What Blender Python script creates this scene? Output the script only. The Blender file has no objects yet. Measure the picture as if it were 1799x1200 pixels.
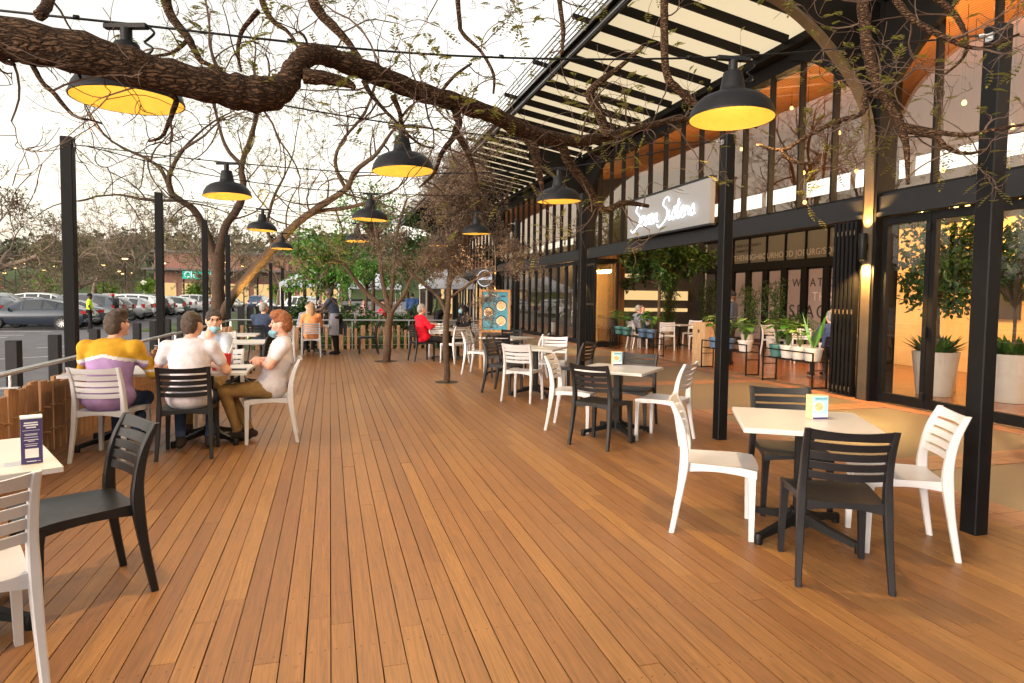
import bpy, bmesh, math, random
import numpy as np
from mathutils import Vector, Matrix
R = math.radians
rnd = random.Random(7)
S = bpy.context.scene
COL = S.collection

# ------------------------------------------------------------------ materials
def newmat(name):
    m = bpy.data.materials.new(name); m.use_nodes = True
    nt = m.node_tree; nt.nodes.clear()
    out = nt.nodes.new('ShaderNodeOutputMaterial')
    return m, nt, out
def N(nt, t, **kw):
    n = nt.nodes.new(t)
    for k, v in kw.items():
        if k in n.inputs: n.inputs[k].default_value = v
        else: setattr(n, k, v)
    return n
def L(nt, a, ao, b, bi): nt.links.new(a.outputs[ao], b.inputs[bi])
def c4(c): return (c[0], c[1], c[2], 1)
def mat(name, col, rough=.5, metal=0, spec=.5, var=0, scale=20, bump=0, bscale=60, col2=None, stretch=None, coat=0, alpha=None, sss=0):
    """A principled surface with procedural colour variation and bump."""
    m, nt, out = newmat(name)
    p = N(nt, 'ShaderNodeBsdfPrincipled', Roughness=rough, Metallic=metal)
    p.inputs['Specular IOR Level'].default_value = spec
    if coat: p.inputs['Coat Weight'].default_value = coat; p.inputs['Coat Roughness'].default_value = .08
    L(nt, p, 0, out, 0)
    tc = N(nt, 'ShaderNodeTexCoord'); src = (tc, 'Object')
    if stretch:
        mp = N(nt, 'ShaderNodeMapping'); mp.inputs['Scale'].default_value = stretch
        L(nt, tc, 'Object', mp, 0); src = (mp, 0)
    if var or col2:
        ns = N(nt, 'ShaderNodeTexNoise', Scale=scale, Detail=5, Roughness=.6)
        L(nt, *src, ns, 'Vector')
        cr = N(nt, 'ShaderNodeValToRGB')
        c2 = col2 or [max(0, x*(1-var)) for x in col]; c1 = col if col2 else [min(1, x*(1+var*.6)) for x in col]
        cr.color_ramp.elements[0].position = .35; cr.color_ramp.elements[1].position = .68
        cr.color_ramp.elements[0].color = c4(c2); cr.color_ramp.elements[1].color = c4(c1)
        L(nt, ns, 'Fac', cr, 0); L(nt, cr, 0, p, 'Base Color')
        mr = N(nt, 'ShaderNodeMapRange'); mr.inputs['To Min'].default_value = max(0, rough-.08); mr.inputs['To Max'].default_value = min(1, rough+.1)
        L(nt, ns, 'Fac', mr, 0); L(nt, mr, 0, p, 'Roughness')
    else:
        p.inputs['Base Color'].default_value = c4(col)
    if bump:
        nb = N(nt, 'ShaderNodeTexNoise', Scale=bscale, Detail=6)
        L(nt, *src, nb, 'Vector')
        b = N(nt, 'ShaderNodeBump', Strength=bump, Distance=.02); L(nt, nb, 'Fac', b, 'Height'); L(nt, b, 0, p, 'Normal')
    return m
def emit(name, col, s):
    m, nt, out = newmat(name)
    e = N(nt, 'ShaderNodeEmission', Strength=s); e.inputs[0].default_value = c4(col); L(nt, e, 0, out, 0)
    return m
def glassmat(name, tint=(.9, .92, .9), refl=1.0, base=.05, gl=(1, 1, 1)):
    """Window pane: clear, with a strong mirror share that grows towards grazing angles."""
    m, nt, out = newmat(name)
    t = N(nt, 'ShaderNodeBsdfTransparent'); t.inputs[0].default_value = c4(tint)
    g = N(nt, 'ShaderNodeBsdfGlossy', Roughness=.0); g.inputs[0].default_value = c4(gl)
    gm = N(nt, 'ShaderNodeNewGeometry'); dt = N(nt, 'ShaderNodeVectorMath', operation='DOT_PRODUCT'); L(nt, gm, 'Normal', dt, 0); L(nt, gm, 'Incoming', dt, 1)
    ab = N(nt, 'ShaderNodeMath', operation='ABSOLUTE'); L(nt, dt, 'Value', ab, 0)
    om = N(nt, 'ShaderNodeMath', operation='SUBTRACT', use_clamp=True); om.inputs[0].default_value = 1; L(nt, ab, 0, om, 1)
    pw = N(nt, 'ShaderNodeMath', operation='POWER'); pw.inputs[1].default_value = 5; L(nt, om, 0, pw, 0)
    f = N(nt, 'ShaderNodeMath', operation='MULTIPLY_ADD'); f.inputs[1].default_value = .95; f.inputs[2].default_value = .05; L(nt, pw, 0, f, 0)
    mm = N(nt, 'ShaderNodeMath', operation='MULTIPLY_ADD'); mm.inputs[1].default_value = refl; mm.inputs[2].default_value = base; mm.use_clamp = True
    L(nt, f, 0, mm, 0)
    nb = N(nt, 'ShaderNodeTexNoise', Scale=1.2); tc = N(nt, 'ShaderNodeTexCoord'); L(nt, tc, 'Object', nb, 'Vector')
    b = N(nt, 'ShaderNodeBump', Strength=.012, Distance=.05); L(nt, nb, 'Fac', b, 'Height'); L(nt, b, 0, g, 'Normal')
    x = N(nt, 'ShaderNodeMixShader'); L(nt, mm, 0, x, 0); L(nt, t, 0, x, 1); L(nt, g, 0, x, 2); L(nt, x, 0, out, 0)
    return m
def leafmat(name, cols, trans=.35, rough=.5):
    """Foliage: a colour per leaf, some light through it."""
    m, nt, out = newmat(name)
    gi = N(nt, 'ShaderNodeNewGeometry')
    cr = N(nt, 'ShaderNodeValToRGB'); els = cr.color_ramp.elements
    while len(els) < len(cols): els.new(.5)
    for i, c in enumerate(cols):
        els[i].position = i/max(1, len(cols)-1); els[i].color = c4(c)
    L(nt, gi, 'Random Per Island', cr, 0)
    d = N(nt, 'ShaderNodeBsdfPrincipled', Roughness=rough); d.inputs['Specular IOR Level'].default_value = .3
    L(nt, cr, 0, d, 'Base Color')
    t = N(nt, 'ShaderNodeBsdfTranslucent'); L(nt, cr, 0, t, 0)
    x = N(nt, 'ShaderNodeMixShader'); x.inputs[0].default_value = trans
    L(nt, d, 0, x, 1); L(nt, t, 0, x, 2); L(nt, x, 0, out, 0)
    return m

def deckmat():
    """Hardwood boards: a tone per board, grain along the board, nail heads on the joists, wear."""
    m, nt, out = newmat('deck_boards')
    p = N(nt, 'ShaderNodeBsdfPrincipled', Roughness=.5); p.inputs['Specular IOR Level'].default_value = .4
    L(nt, p, 0, out, 0)
    gi = N(nt, 'ShaderNodeNewGeometry'); tc = N(nt, 'ShaderNodeTexCoord')
    cr = N(nt, 'ShaderNodeValToRGB'); els = cr.color_ramp.elements
    cols = [(.190, .085, .032), (.216, .098, .035), (.232, .107, .037), (.250, .118, .040), (.285, .141, .045)]
    while len(els) < 5: els.new(.5)
    for i, c in enumerate(cols): els[i].position = (0, .22, .5, .8, 1)[i]; els[i].color = c4(c)
    L(nt, gi, 'Random Per Island', cr, 0)
    mp = N(nt, 'ShaderNodeMapping'); mp.inputs['Scale'].default_value = (52, 1.7, 1); L(nt, tc, 'Object', mp, 0)
    ad = N(nt, 'ShaderNodeVectorMath', operation='ADD'); L(nt, mp, 0, ad, 0)
    cx = N(nt, 'ShaderNodeMath', operation='MULTIPLY'); cx.inputs[1].default_value = 90; L(nt, gi, 'Random Per Island', cx, 0); L(nt, cx, 0, ad, 1)
    gr = N(nt, 'ShaderNodeTexNoise', Scale=1.6, Detail=7, Roughness=.62, Distortion=1.1); L(nt, ad, 0, gr, 'Vector')
    g2 = N(nt, 'ShaderNodeMapRange'); g2.inputs['From Min'].default_value = .3; g2.inputs['From Max'].default_value = .72
    g2.inputs['To Min'].default_value = .60; g2.inputs['To Max'].default_value = 1.26; L(nt, gr, 'Fac', g2, 0)
    mx = N(nt, 'ShaderNodeMix', data_type='RGBA', blend_type='MULTIPLY'); mx.inputs[0].default_value = 1
    L(nt, cr, 0, mx, 6); L(nt, g2, 0, mx, 7)
    # broad wear: greyed, walked-on patches
    w = N(nt, 'ShaderNodeTexNoise', Scale=.9, Detail=6, Roughness=.65); L(nt, tc, 'Object', w, 'Vector')
    w2 = N(nt, 'ShaderNodeMapRange'); w2.inputs['From Min'].default_value = .52; w2.inputs['From Max'].default_value = .8; w2.inputs['To Max'].default_value = .6; L(nt, w, 'Fac', w2, 0)
    m2 = N(nt, 'ShaderNodeMix', data_type='RGBA'); m2.inputs[7].default_value = (.150, .084, .050, 1); L(nt, w2, 0, m2, 0); L(nt, mx, 2, m2, 6)
    # small stains and knots
    st = N(nt, 'ShaderNodeTexNoise', Scale=1, Detail=3); ms = N(nt, 'ShaderNodeMapping'); ms.inputs['Scale'].default_value = (26, 13, 1); L(nt, tc, 'Object', ms, 0); L(nt, ms, 0, st, 'Vector')
    s2 = N(nt, 'ShaderNodeMapRange'); s2.inputs['From Min'].default_value = .655; s2.inputs['From Max'].default_value = .74; s2.inputs['To Max'].default_value = .62; L(nt, st, 'Fac', s2, 0)
    m3 = N(nt, 'ShaderNodeMix', data_type='RGBA'); m3.inputs[7].default_value = (.12, .055, .022, 1); L(nt, s2, 0, m3, 0); L(nt, m2, 2, m3, 6)
    # nail heads: two per board on every joist (pitch .101 by .52)
    sx = N(nt, 'ShaderNodeSeparateXYZ'); L(nt, tc, 'Object', sx, 0)
    def M(op, a, b=None, c=None):
        n = N(nt, 'ShaderNodeMath', operation=op)
        for i, v in enumerate((a, b, c)):
            if v is None: continue
            if isinstance(v, (int, float)): n.inputs[i].default_value = v
            else: nt.links.new(v, n.inputs[i])
        return n.outputs[0]
    fx = M('ABSOLUTE', M('SUBTRACT', M('ABSOLUTE', M('SUBTRACT', M('FRACT', M('DIVIDE', M('ADD', sx.outputs[0], 20.2), .101)), .5)), .27))
    fy = M('ABSOLUTE', M('SUBTRACT', M('FRACT', M('DIVIDE', M('ADD', sx.outputs[1], 10.0), .52)), .5))
    dd = M('ADD', M('POWER', M('MULTIPLY', fx, .101), 2), M('POWER', M('MULTIPLY', fy, .52), 2))
    nail = M('LESS_THAN', dd, .0042**2)
    m4 = N(nt, 'ShaderNodeMix', data_type='RGBA'); m4.inputs[7].default_value = (.06, .03, .018, 1)
    nt.links.new(nail, m4.inputs[0]); L(nt, m3, 2, m4, 6); L(nt, m4, 2, p, 'Base Color')
    rr = N(nt, 'ShaderNodeMapRange'); rr.inputs['To Min'].default_value = .34; rr.inputs['To Max'].default_value = .58; L(nt, gr, 'Fac', rr, 0); L(nt, rr, 0, p, 'Roughness')
    b = N(nt, 'ShaderNodeBump', Strength=.25, Distance=.004); L(nt, gr, 'Fac', b, 'Height'); L(nt, b, 0, p, 'Normal')
    return m

def barkmat(name, c1, c2, sc=1.0):
    m, nt, out = newmat(name)
    p = N(nt, 'ShaderNodeBsdfPrincipled', Roughness=.9); p.inputs['Specular IOR Level'].default_value = .2; L(nt, p, 0, out, 0)
    tc = N(nt, 'ShaderNodeTexCoord')
    mp0 = N(nt, 'ShaderNodeMapping'); mp0.inputs['Scale'].default_value = (15*sc, 32*sc, 56*sc); L(nt, tc, 'Object', mp0, 0)
    dn_ = N(nt, 'ShaderNodeTexNoise', Scale=.5, Detail=4); L(nt, mp0, 0, dn_, 'Vector')
    mp = N(nt, 'ShaderNodeMix', data_type='VECTOR'); mp.inputs[0].default_value = .0; mp = N(nt, 'ShaderNodeVectorMath', operation='MULTIPLY_ADD'); L(nt, dn_, 'Color', mp, 0); mp.inputs[1].default_value = (3, 3, 3); L(nt, mp0, 0, mp, 2)
    v = N(nt, 'ShaderNodeTexVoronoi', feature='DISTANCE_TO_EDGE', Scale=1.3); L(nt, mp, 0, v, 'Vector')
    n = N(nt, 'ShaderNodeTexNoise', Scale=1.2, Detail=8, Roughness=.7); L(nt, mp, 0, n, 'Vector')
    a = N(nt, 'ShaderNodeMapRange'); a.inputs['From Max'].default_value = .3; L(nt, v, 'Distance', a, 0)
    mu = N(nt, 'ShaderNodeMath', operation='MULTIPLY'); L(nt, a, 0, mu, 0); L(nt, n, 'Fac', mu, 1)
    cr = N(nt, 'ShaderNodeValToRGB'); cr.color_ramp.elements[0].color = c4(c1); cr.color_ramp.elements[1].color = c4(c2)
    cr.color_ramp.elements[0].position = .05; cr.color_ramp.elements[1].position = .6
    L(nt, mu, 0, cr, 0); L(nt, cr, 0, p, 'Base Color')
    b = N(nt, 'ShaderNodeBump', Strength=.9, Distance=.03); L(nt, mu, 0, b, 'Height'); L(nt, b, 0, p, 'Normal')
    return m

def slatmat(name, c1, c2, axis, pitch, gap=.12, rough=.5):
    """Close boards or slats with dark joints across one axis."""
    m, nt, out = newmat(name)
    p = N(nt, 'ShaderNodeBsdfPrincipled', Roughness=rough); L(nt, p, 0, out, 0)
    tc = N(nt, 'ShaderNodeTexCoord'); sx = N(nt, 'ShaderNodeSeparateXYZ'); L(nt, tc, 'Object', sx, 0)
    d = N(nt, 'ShaderNodeMath', operation='DIVIDE'); d.inputs[1].default_value = pitch; L(nt, sx, axis, d, 0)
    f = N(nt, 'ShaderNodeMath', operation='FRACT'); L(nt, d, 0, f, 0)
    fl = N(nt, 'ShaderNodeMath', operation='FLOOR'); L(nt, d, 0, fl, 0)
    wn = N(nt, 'ShaderNodeTexWhiteNoise', noise_dimensions='1D'); L(nt, fl, 0, wn, 'W')
    mp = N(nt, 'ShaderNodeMapping'); mp.inputs['Scale'].default_value = [1 if i != axis else 20 for i in range(3)]; L(nt, tc, 'Object', mp, 0)
    n = N(nt, 'ShaderNodeTexNoise', Scale=2, Detail=6); L(nt, mp, 0, n, 'Vector')
    av = N(nt, 'ShaderNodeMath', operation='MULTIPLY_ADD'); av.inputs[1].default_value = .5; L(nt, wn, 0, av, 0)
    hv = N(nt, 'ShaderNodeMath', operation='MULTIPLY'); hv.inputs[1].default_value = .5; L(nt, n, 'Fac', hv, 0); L(nt, hv, 0, av, 2)
    mx = N(nt, 'ShaderNodeMix', data_type='RGBA'); mx.inputs[6].default_value = c4(c1); mx.inputs[7].default_value = c4(c2); L(nt, av, 0, mx, 0)
    lt = N(nt, 'ShaderNodeMath', operation='LESS_THAN'); lt.inputs[1].default_value = gap; L(nt, f, 0, lt, 0)
    m2 = N(nt, 'ShaderNodeMix', data_type='RGBA'); m2.inputs[7].default_value = (c1[0]*.15, c1[1]*.15, c1[2]*.15, 1); L(nt, lt, 0, m2, 0); L(nt, mx, 2, m2, 6)
    L(nt, m2, 2, p, 'Base Color')
    return m

MT = {}
MT['deck'] = deckmat()
MT['joist'] = mat('deck_underside', (.02, .012, .008), .9, var=.4)
MT['white_plastic'] = mat('white_plastic', (.47, .465, .485), .38, var=.05, scale=9, bump=.03, bscale=300)
MT['black_plastic'] = mat('charcoal_plastic', (.0095, .0098, .012), .38, spec=.36, var=.18, scale=12, bump=.03, bscale=300)
MT['table_white'] = mat('white_laminate', (.48, .465, .46), .32, var=.04, scale=6)
MT['iron'] = mat('black_cast_iron', (.005, .005, .0055), .5, spec=.25, var=.3, bump=.05, bscale=120)
MT['post'] = mat('black_painted_steel', (.0045, .0042, .0046), .5, spec=.16, var=.25, scale=5, bump=.02, bscale=80)
MT['steel_dark'] = mat('dark_frame_steel', (.0052, .0046, .0043), .55, spec=.14, var=.25, scale=4)
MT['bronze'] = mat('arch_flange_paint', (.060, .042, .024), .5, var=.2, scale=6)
MT['grey_frame'] = mat('grey_frame_paint', (.0105, .0105, .012), .5, spec=.22, var=.15, scale=5)
MT['stainless'] = mat('brushed_stainless', (.55, .55, .56), .3, metal=1, var=.15, scale=40)
MT['galv'] = mat('galvanised', (.5, .5, .5), .4, metal=1)
MT['lampshade'] = mat('graphite_lamp_enamel', (.0085, .0085, .0098), .5, spec=.22, var=.2, scale=18, bump=.02, bscale=200)
MT['lamp_in'] = mat('yellow_lamp_enamel', (.92, .70, .26), .45, var=.05)
MT['bulb'] = emit('lamp_bulb', (1, .66, .2), .5)
MT['stringbulb'] = emit('string_bulb', (1, .52, .14), 1.6)
MT['canopy_sheet'] = None
MT['paling'] = mat('stained_paling_wood', (.30, .15, .062), .7, var=.35, scale=5, bump=.06, bscale=40, stretch=(9, 9, .8))
MT['pale_wood'] = mat('weathered_stake_wood', (.34, .19, .10), .75, var=.4, scale=6, bump=.2, stretch=(8, 8, .9))
MT['peg'] = mat('dowel_wood', (.36, .2, .09), .6, var=.2)
MT['bollard'] = mat('charcoal_bollard', (.013, .012, .014), .6, spec=.3, var=.3, scale=8, bump=.06, bscale=90)
MT['asphalt'] = mat('asphalt', (.135, .130, .142), .85, var=.25, scale=3, bump=.25, bscale=220)
MT['line'] = mat('road_paint', (.62, .61, .58), .7, var=.3, scale=10)
MT['concrete'] = mat('concrete', (.3, .28, .26), .8, var=.2, scale=6, bump=.1)
MT['bark_big'] = barkmat('rough_bark', (.026, .013, .007), (.20, .112, .060), 1.0)
MT['bark_grey'] = barkmat('grey_brown_bark', (.065, .040, .027), (.29, .195, .135), 1.6)
MT['bark_twig'] = mat('twig_bark', (.085, .050, .034), .9, var=.3, scale=30)
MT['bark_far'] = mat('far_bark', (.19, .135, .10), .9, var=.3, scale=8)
MT['leaf_jac'] = leafmat('young_feathery_leaf', [(.13, .15, .03), (.26, .25, .05), (.20, .20, .05), (.38, .33, .09)], .5)
MT['leaf_dark'] = leafmat('glossy_dark_leaf', [(.012, .04, .010), (.03, .085, .018), (.05, .12, .025), (.09, .16, .035)], .25, .35)
MT['leaf_green'] = leafmat('fresh_dark_leaf', [(.025, .095, .014), (.06, .19, .026), (.105, .26, .042), (.19, .32, .06)], .3, .35)
MT['leaf_indoor'] = leafmat('indoor_leaf', [(.012, .035, .010), (.03, .075, .016), (.06, .12, .02)], .25, .35)
MT['leaf_brown'] = leafmat('dry_brown_leaf', [(.12, .078, .058), (.17, .115, .085), (.22, .155, .11), (.16, .13, .06)], .2, .8)
MT['leaf_far'] = leafmat('far_crown_leaf', [(.10, .10, .055), (.15, .145, .07), (.20, .18, .09), (.13, .115, .08)], .3, .8)  # leaf tones lightened to stand in for distance haze
MT['leaf_fresh'] = leafmat('fresh_green_leaf', [(.10, .20, .02), (.16, .28, .03), (.22, .33, .05)], .4)
MT['leaf_wood'] = leafmat('wooded_hill_leaf', [(.055, .064, .045), (.085, .092, .058), (.115, .112, .072), (.09, .085, .08)], .2, .9)  # haze over the hill put into these raised leaf tones
MT['grassmat'] = mat('rough_grass', (.07, .11, .025), .95, var=.5, scale=4, bump=.3, bscale=60)
MT['paving'] = mat('exposed_aggregate', (.165, .125, .092), .48, var=.4, scale=95, bump=.15, bscale=240, col2=(.060, .046, .036))
MT['tile'] = mat('terracotta_tile', (.235, .105, .060), .5, var=.3, scale=9, bump=.05)
MT['hall_floor'] = mat('polished_orange_floor', (.28, .105, .038), .22, var=.35, scale=2.5, stretch=(1, 1, 1))
MT['wood_ceiling'] = slatmat('slatted_timber_ceiling', (.36, .155, .05), (.50, .23, .08), 0, .13, .22, .5)
MT['wood_wall'] = slatmat('timber_wall', (.16, .07, .026), (.26, .115, .045), 0, .16, .1, .5)
MT['cream_wall'] = mat('warm_cream_wall', (.58, .36, .13), .8, var=.08, scale=2)
MT['pink_panel'] = mat('pinkish_hoarding', (.26, .205, .195), .7, var=.06, scale=3)
MT['dark_wall'] = mat('dark_wall', (.035, .028, .024), .7, var=.3, scale=3)
MT['hall_white'] = mat('hall_white', (.38, .33, .29), .8, var=.06)
MT['glass'] = glassmat('window_glass', refl=1.1, base=.02)
MT['glass_up'] = glassmat('coated_glass', tint=(.80, .78, .74), refl=1.5, base=.12, gl=(1, .86, .76))
MT['sign_white'] = mat('sign_panel', (.175, .175, .178), .5, var=.03)
MT['neon'] = emit('neon_white', (.86, .95, 1), .8)
MT['sign_ring'] = emit('sign_ring_light', (.9, .92, 1), .22)
MT['teal'] = mat('poster_teal', (.055, .27, .36), .5, var=.12, scale=4)
MT['teal_light'] = mat('card_light_blue', (.30, .52, .60), .5, var=.1, scale=30)
MT['purple'] = mat('card_purple', (.045, .030, .12), .5, var=.1)
MT['paper'] = mat('paper_white', (.75, .73, .70), .6, var=.04)
MT['card_wood'] = mat('card_block_wood', (.62, .42, .22), .6, var=.15, scale=20, stretch=(1, 1, 8))
MT['food'] = mat('bowl_food', (.55, .25, .09), .7, var=.5, scale=70, col2=(.70, .52, .28))
MT['board_wood'] = mat('pine_frame', (.46, .23, .085), .6, var=.25, scale=6, stretch=(8, 8, .9))
MT['pot_white'] = mat('white_planter', (.42, .385, .355), .5, var=.06, scale=4)
MT['pot_teal'] = mat('teal_pot', (.025, .095, .09), .5, var=.15)
MT['pot_blue'] = mat('blue_pot', (.05, .10, .18), .5, var=.15)
MT['soil'] = mat('soil', (.03, .02, .014), .95)
MT['crate'] = mat('crate_wood', (.40, .24, .12), .7, var=.3, scale=5, stretch=(9, 9, 1))
MT['red_cup'] = mat('red_paper_cup', (.55, .02, .02), .4, var=.1)
MT['phone'] = mat('dark_phone', (.01, .01, .012), .2)
MT['tent'] = mat('gazebo_fabric', (.50, .55, .64), .8, var=.08, scale=2)
MT['brick_red'] = mat('mall_brick', (.24, .115, .09), .85, var=.2, scale=3)
MT['roof_grey'] = mat('mall_roof', (.10, .09, .09), .7, var=.15)
MT['lit_shop'] = emit('lit_shopfront', (1, .66, .28), .22)
MT['teal_sign'] = emit('green_sign_light', (.01, .42, .28), .40)
MT['sign_text'] = emit('sign_letter_light', (.7, 1, .9), .5)
MT['carlamp_y'] = emit('street_lamp_glow', (1, .62, .2), 1.6)
MT['tail_red'] = mat('tail_lens', (.40, .015, .02), .2)
MT['headlens'] = mat('head_lens', (.7, .7, .72), .1)
MT['plate'] = mat('number_plate', (.7, .68, .6), .5)
MT['tyre'] = mat('tyre_rubber', (.015, .015, .016), .85)
MT['rim'] = mat('alloy_rim', (.5, .5, .5), .3, metal=1)
MT['carglass'] = mat('car_glass', (.015, .02, .025), .06, spec=.9, coat=.5)
MT['hi_vis'] = mat('hi_vis_vest', (.50, .80, .03), .7)
MT['green_cloth'] = mat('shade_cloth', (.03, .07, .03), .9)

# ------------------------------------------------------------------ mesh helper
class MB:
    def __init__(s): s.v = []; s.f = []; s.m = []
    def add(s, vs, fs, mi=0):
        o = len(s.v); s.v += [tuple(x) for x in vs]; s.f += [tuple(i+o for i in f) for f in fs]; s.m += [mi]*len(fs)
    def box(s, c, d, rot=None, mi=0):
        h = [x/2 for x in d]
        vs = [Vector((sx*h[0], sy*h[1], sz*h[2])) for sx in (-1, 1) for sy in (-1, 1) for sz in (-1, 1)]
        if rot is not None: vs = [rot @ q for q in vs]
        c = Vector(c)
        s.add([q+c for q in vs], [(0, 1, 3, 2), (4, 6, 7, 5), (0, 4, 5, 1), (2, 3, 7, 6), (0, 2, 6, 4), (1, 5, 7, 3)], mi)
    def bbox(s, a, b, mi=0):
        s.box([(x+y)/2 for x, y in zip(a, b)], [abs(y-x) for x, y in zip(a, b)], None, mi)
    def chbox(s, c, d, ch=.004, rot=None, mi=0):
        """box with chamfered vertical and top edges"""
        hx, hy, hz = [x/2 for x in d]
        ring = lambda x, y, z: [(-x+ch, -y, z), (x-ch, -y, z), (x, -y+ch, z), (x, y-ch, z), (x-ch, y, z), (-x+ch, y, z), (-x, y-ch, z), (-x, -y+ch, z)]
        vs = ring(hx, hy, -hz) + ring(hx, hy, hz-ch) + ring(hx-ch, hy-ch, hz)
        vs = [Vector(q) for q in vs]
        if rot is not None: vs = [rot @ q for q in vs]
        c = Vector(c)
        fs = [tuple(range(7, -1, -1)), tuple(range(16, 24))]
        for k in (0, 8):
            fs += [(k+i, k+(i+1) % 8, k+8+(i+1) % 8, k+8+i) for i in range(8)]
        s.add([q+c for q in vs], fs, mi)
    def beam(s, a, b, w, h, mi=0, up=(0, 0, 1)):
        a = Vector(a); b = Vector(b); d = b-a; ln = d.length; d.normalize()
        x = d.cross(Vector(up));
        if x.length < 1e-4: x = d.cross(Vector((0, 1, 0)))
        x.normalize(); z = x.cross(d)
        m = Matrix((x, d, z)).transposed()
        s.box((a+b)/2, (w, ln, h), m, mi)
    def tube(s, pts, rad, n=6, mi=0, cap=True):
        pts = [Vector(p) for p in pts]
        if not isinstance(rad, (list, tuple)): rad = [rad]*len(pts)
        vs = []; fs = []; u = None
        for i, p in enumerate(pts):
            d = (pts[min(i+1, len(pts)-1)]-pts[max(i-1, 0)])
            if d.length < 1e-9: d = Vector((0, 0, 1))
            d.normalize()
            if u is None:
                u = d.orthogonal().normalized()
            u = (u-d*u.dot(d))
            u = u.normalized() if u.length > 1e-6 else d.orthogonal().normalized()
            w = d.cross(u)
            for k in range(n):
                a = 2*math.pi*k/n
                vs.append(p+(u*math.cos(a)+w*math.sin(a))*rad[i])
        for i in range(len(pts)-1):
            for k in range(n):
                fs.append((i*n+k, i*n+(k+1) % n, (i+1)*n+(k+1) % n, (i+1)*n+k))
        if cap:
            fs.append(tuple(range(n-1, -1, -1))); b = (len(pts)-1)*n; fs.append(tuple(b+k for k in range(n)))
        s.add(vs, fs, mi)
    def lathe(s, prof, c=(0, 0, 0), n=24, mi=0, cap0=False, cap1=False):
        c = Vector(c); vs = []; fs = []
        for r, z in prof:
            for k in range(n):
                a = 2*math.pi*k/n; vs.append(c+Vector((r*math.cos(a), r*math.sin(a), z)))
        for i in range(len(prof)-1):
            for k in range(n): fs.append((i*n+k, i*n+(k+1) % n, (i+1)*n+(k+1) % n, (i+1)*n+k))
        if cap0: fs.append(tuple(range(n-1, -1, -1)))
        if cap1: fs.append(tuple((len(prof)-1)*n+k for k in range(n)))
        s.add(vs, fs, mi)
    def quad(s, a, b, c, d, mi=0): s.add([a, b, c, d], [(0, 1, 2, 3)], mi)
    def leaf(s, p, d, up, ln, wd, mi=0):
        p = Vector(p); d = Vector(d).normalized(); x = d.cross(Vector(up))
        x = x.normalized() if x.length > 1e-4 else d.orthogonal().normalized()
        nrm = x.cross(d)
        s.add([p, p+d*ln*.45+x*wd*.5+nrm*ln*.06, p+d*ln, p+d*ln*.45-x*wd*.5+nrm*ln*.06], [(0, 1, 2, 3)], mi)
    def build(s, name, ms, parent=None, smooth=False, sharp=None):
        me = bpy.data.meshes.new(name); me.from_pydata([tuple(q) for q in s.v], [], s.f)
        if not isinstance(ms, (list, tuple)): ms = [ms]
        for m_ in ms: me.materials.append(m_)
        if len(ms) > 1: me.polygons.foreach_set('material_index', s.m)
        if smooth:
            me.polygons.foreach_set('use_smooth', [True]*len(me.polygons))
            if sharp:
                me.set_sharp_from_angle(angle=R(sharp))
        me.update()
        o = bpy.data.objects.new(name, me); COL.objects.link(o)
        if parent: o.parent = parent
        return o
def tag(o, label=None, cat=None, group=None, kind=None):
    if label: o['label'] = label
    if cat: o['category'] = cat
    if group: o['group'] = group
    if kind: o['kind'] = kind
    return o
def thing(name, label, cat, loc=(0, 0, 0), rz=0, group=None):
    o = bpy.data.objects.new(name, None); o.empty_display_size = .1; COL.objects.link(o)
    o.location = loc; o.rotation_euler = (0, 0, rz)
    return tag(o, label, cat, group)
def dup(root, loc, rz, label, group=None):
    """A copy of a thing with copies of its parts and sub-parts."""
    r = root.copy(); COL.objects.link(r); r.location = loc; r.rotation_euler = (0, 0, rz)
    r['label'] = label
    if group: r['group'] = group
    for ch in list(root.children):
        c = ch.copy(); COL.objects.link(c); c.parent = r
        for gch in list(ch.children):
            d = gch.copy(); COL.objects.link(d); d.parent = c
    return r
def smoothpts(pts, k=4):
    """Catmull-Rom through points (tuples of equal length)."""
    out = []; n = len(pts)
    for i in range(n-1):
        p0 = pts[max(i-1, 0)]; p1 = pts[i]; p2 = pts[i+1]; p3 = pts[min(i+2, n-1)]
        for j in range(k):
            t = j/k
            out.append(tuple(.5*((2*b)+(-a+c)*t+(2*a-5*b+4*c-d)*t*t+(-a+3*b-3*c+d)*t**3) for a, b, c, d in zip(p0, p1, p2, p3)))
    out.append(tuple(pts[-1])); return out
def text_mesh(name, body, size, m, parent, loc, rot, extrude=.004, spacing=1.0, align='LEFT'):
    cu = bpy.data.curves.new(name, 'FONT'); cu.body = body; cu.size = size; cu.extrude = extrude; cu.space_character = spacing; cu.align_x = align
    t = bpy.data.objects.new(name, cu); COL.objects.link(t)
    bpy.context.view_layer.update()
    dg = bpy.context.evaluated_depsgraph_get()
    me = bpy.data.meshes.new_from_object(t.evaluated_get(dg)); me.materials.clear(); me.materials.append(m)
    bpy.data.objects.remove(t); bpy.data.curves.remove(cu)
    o = bpy.data.objects.new(name, me); COL.objects.link(o); o.parent = parent; o.location = loc; o.rotation_euler = rot
    return o

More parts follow.
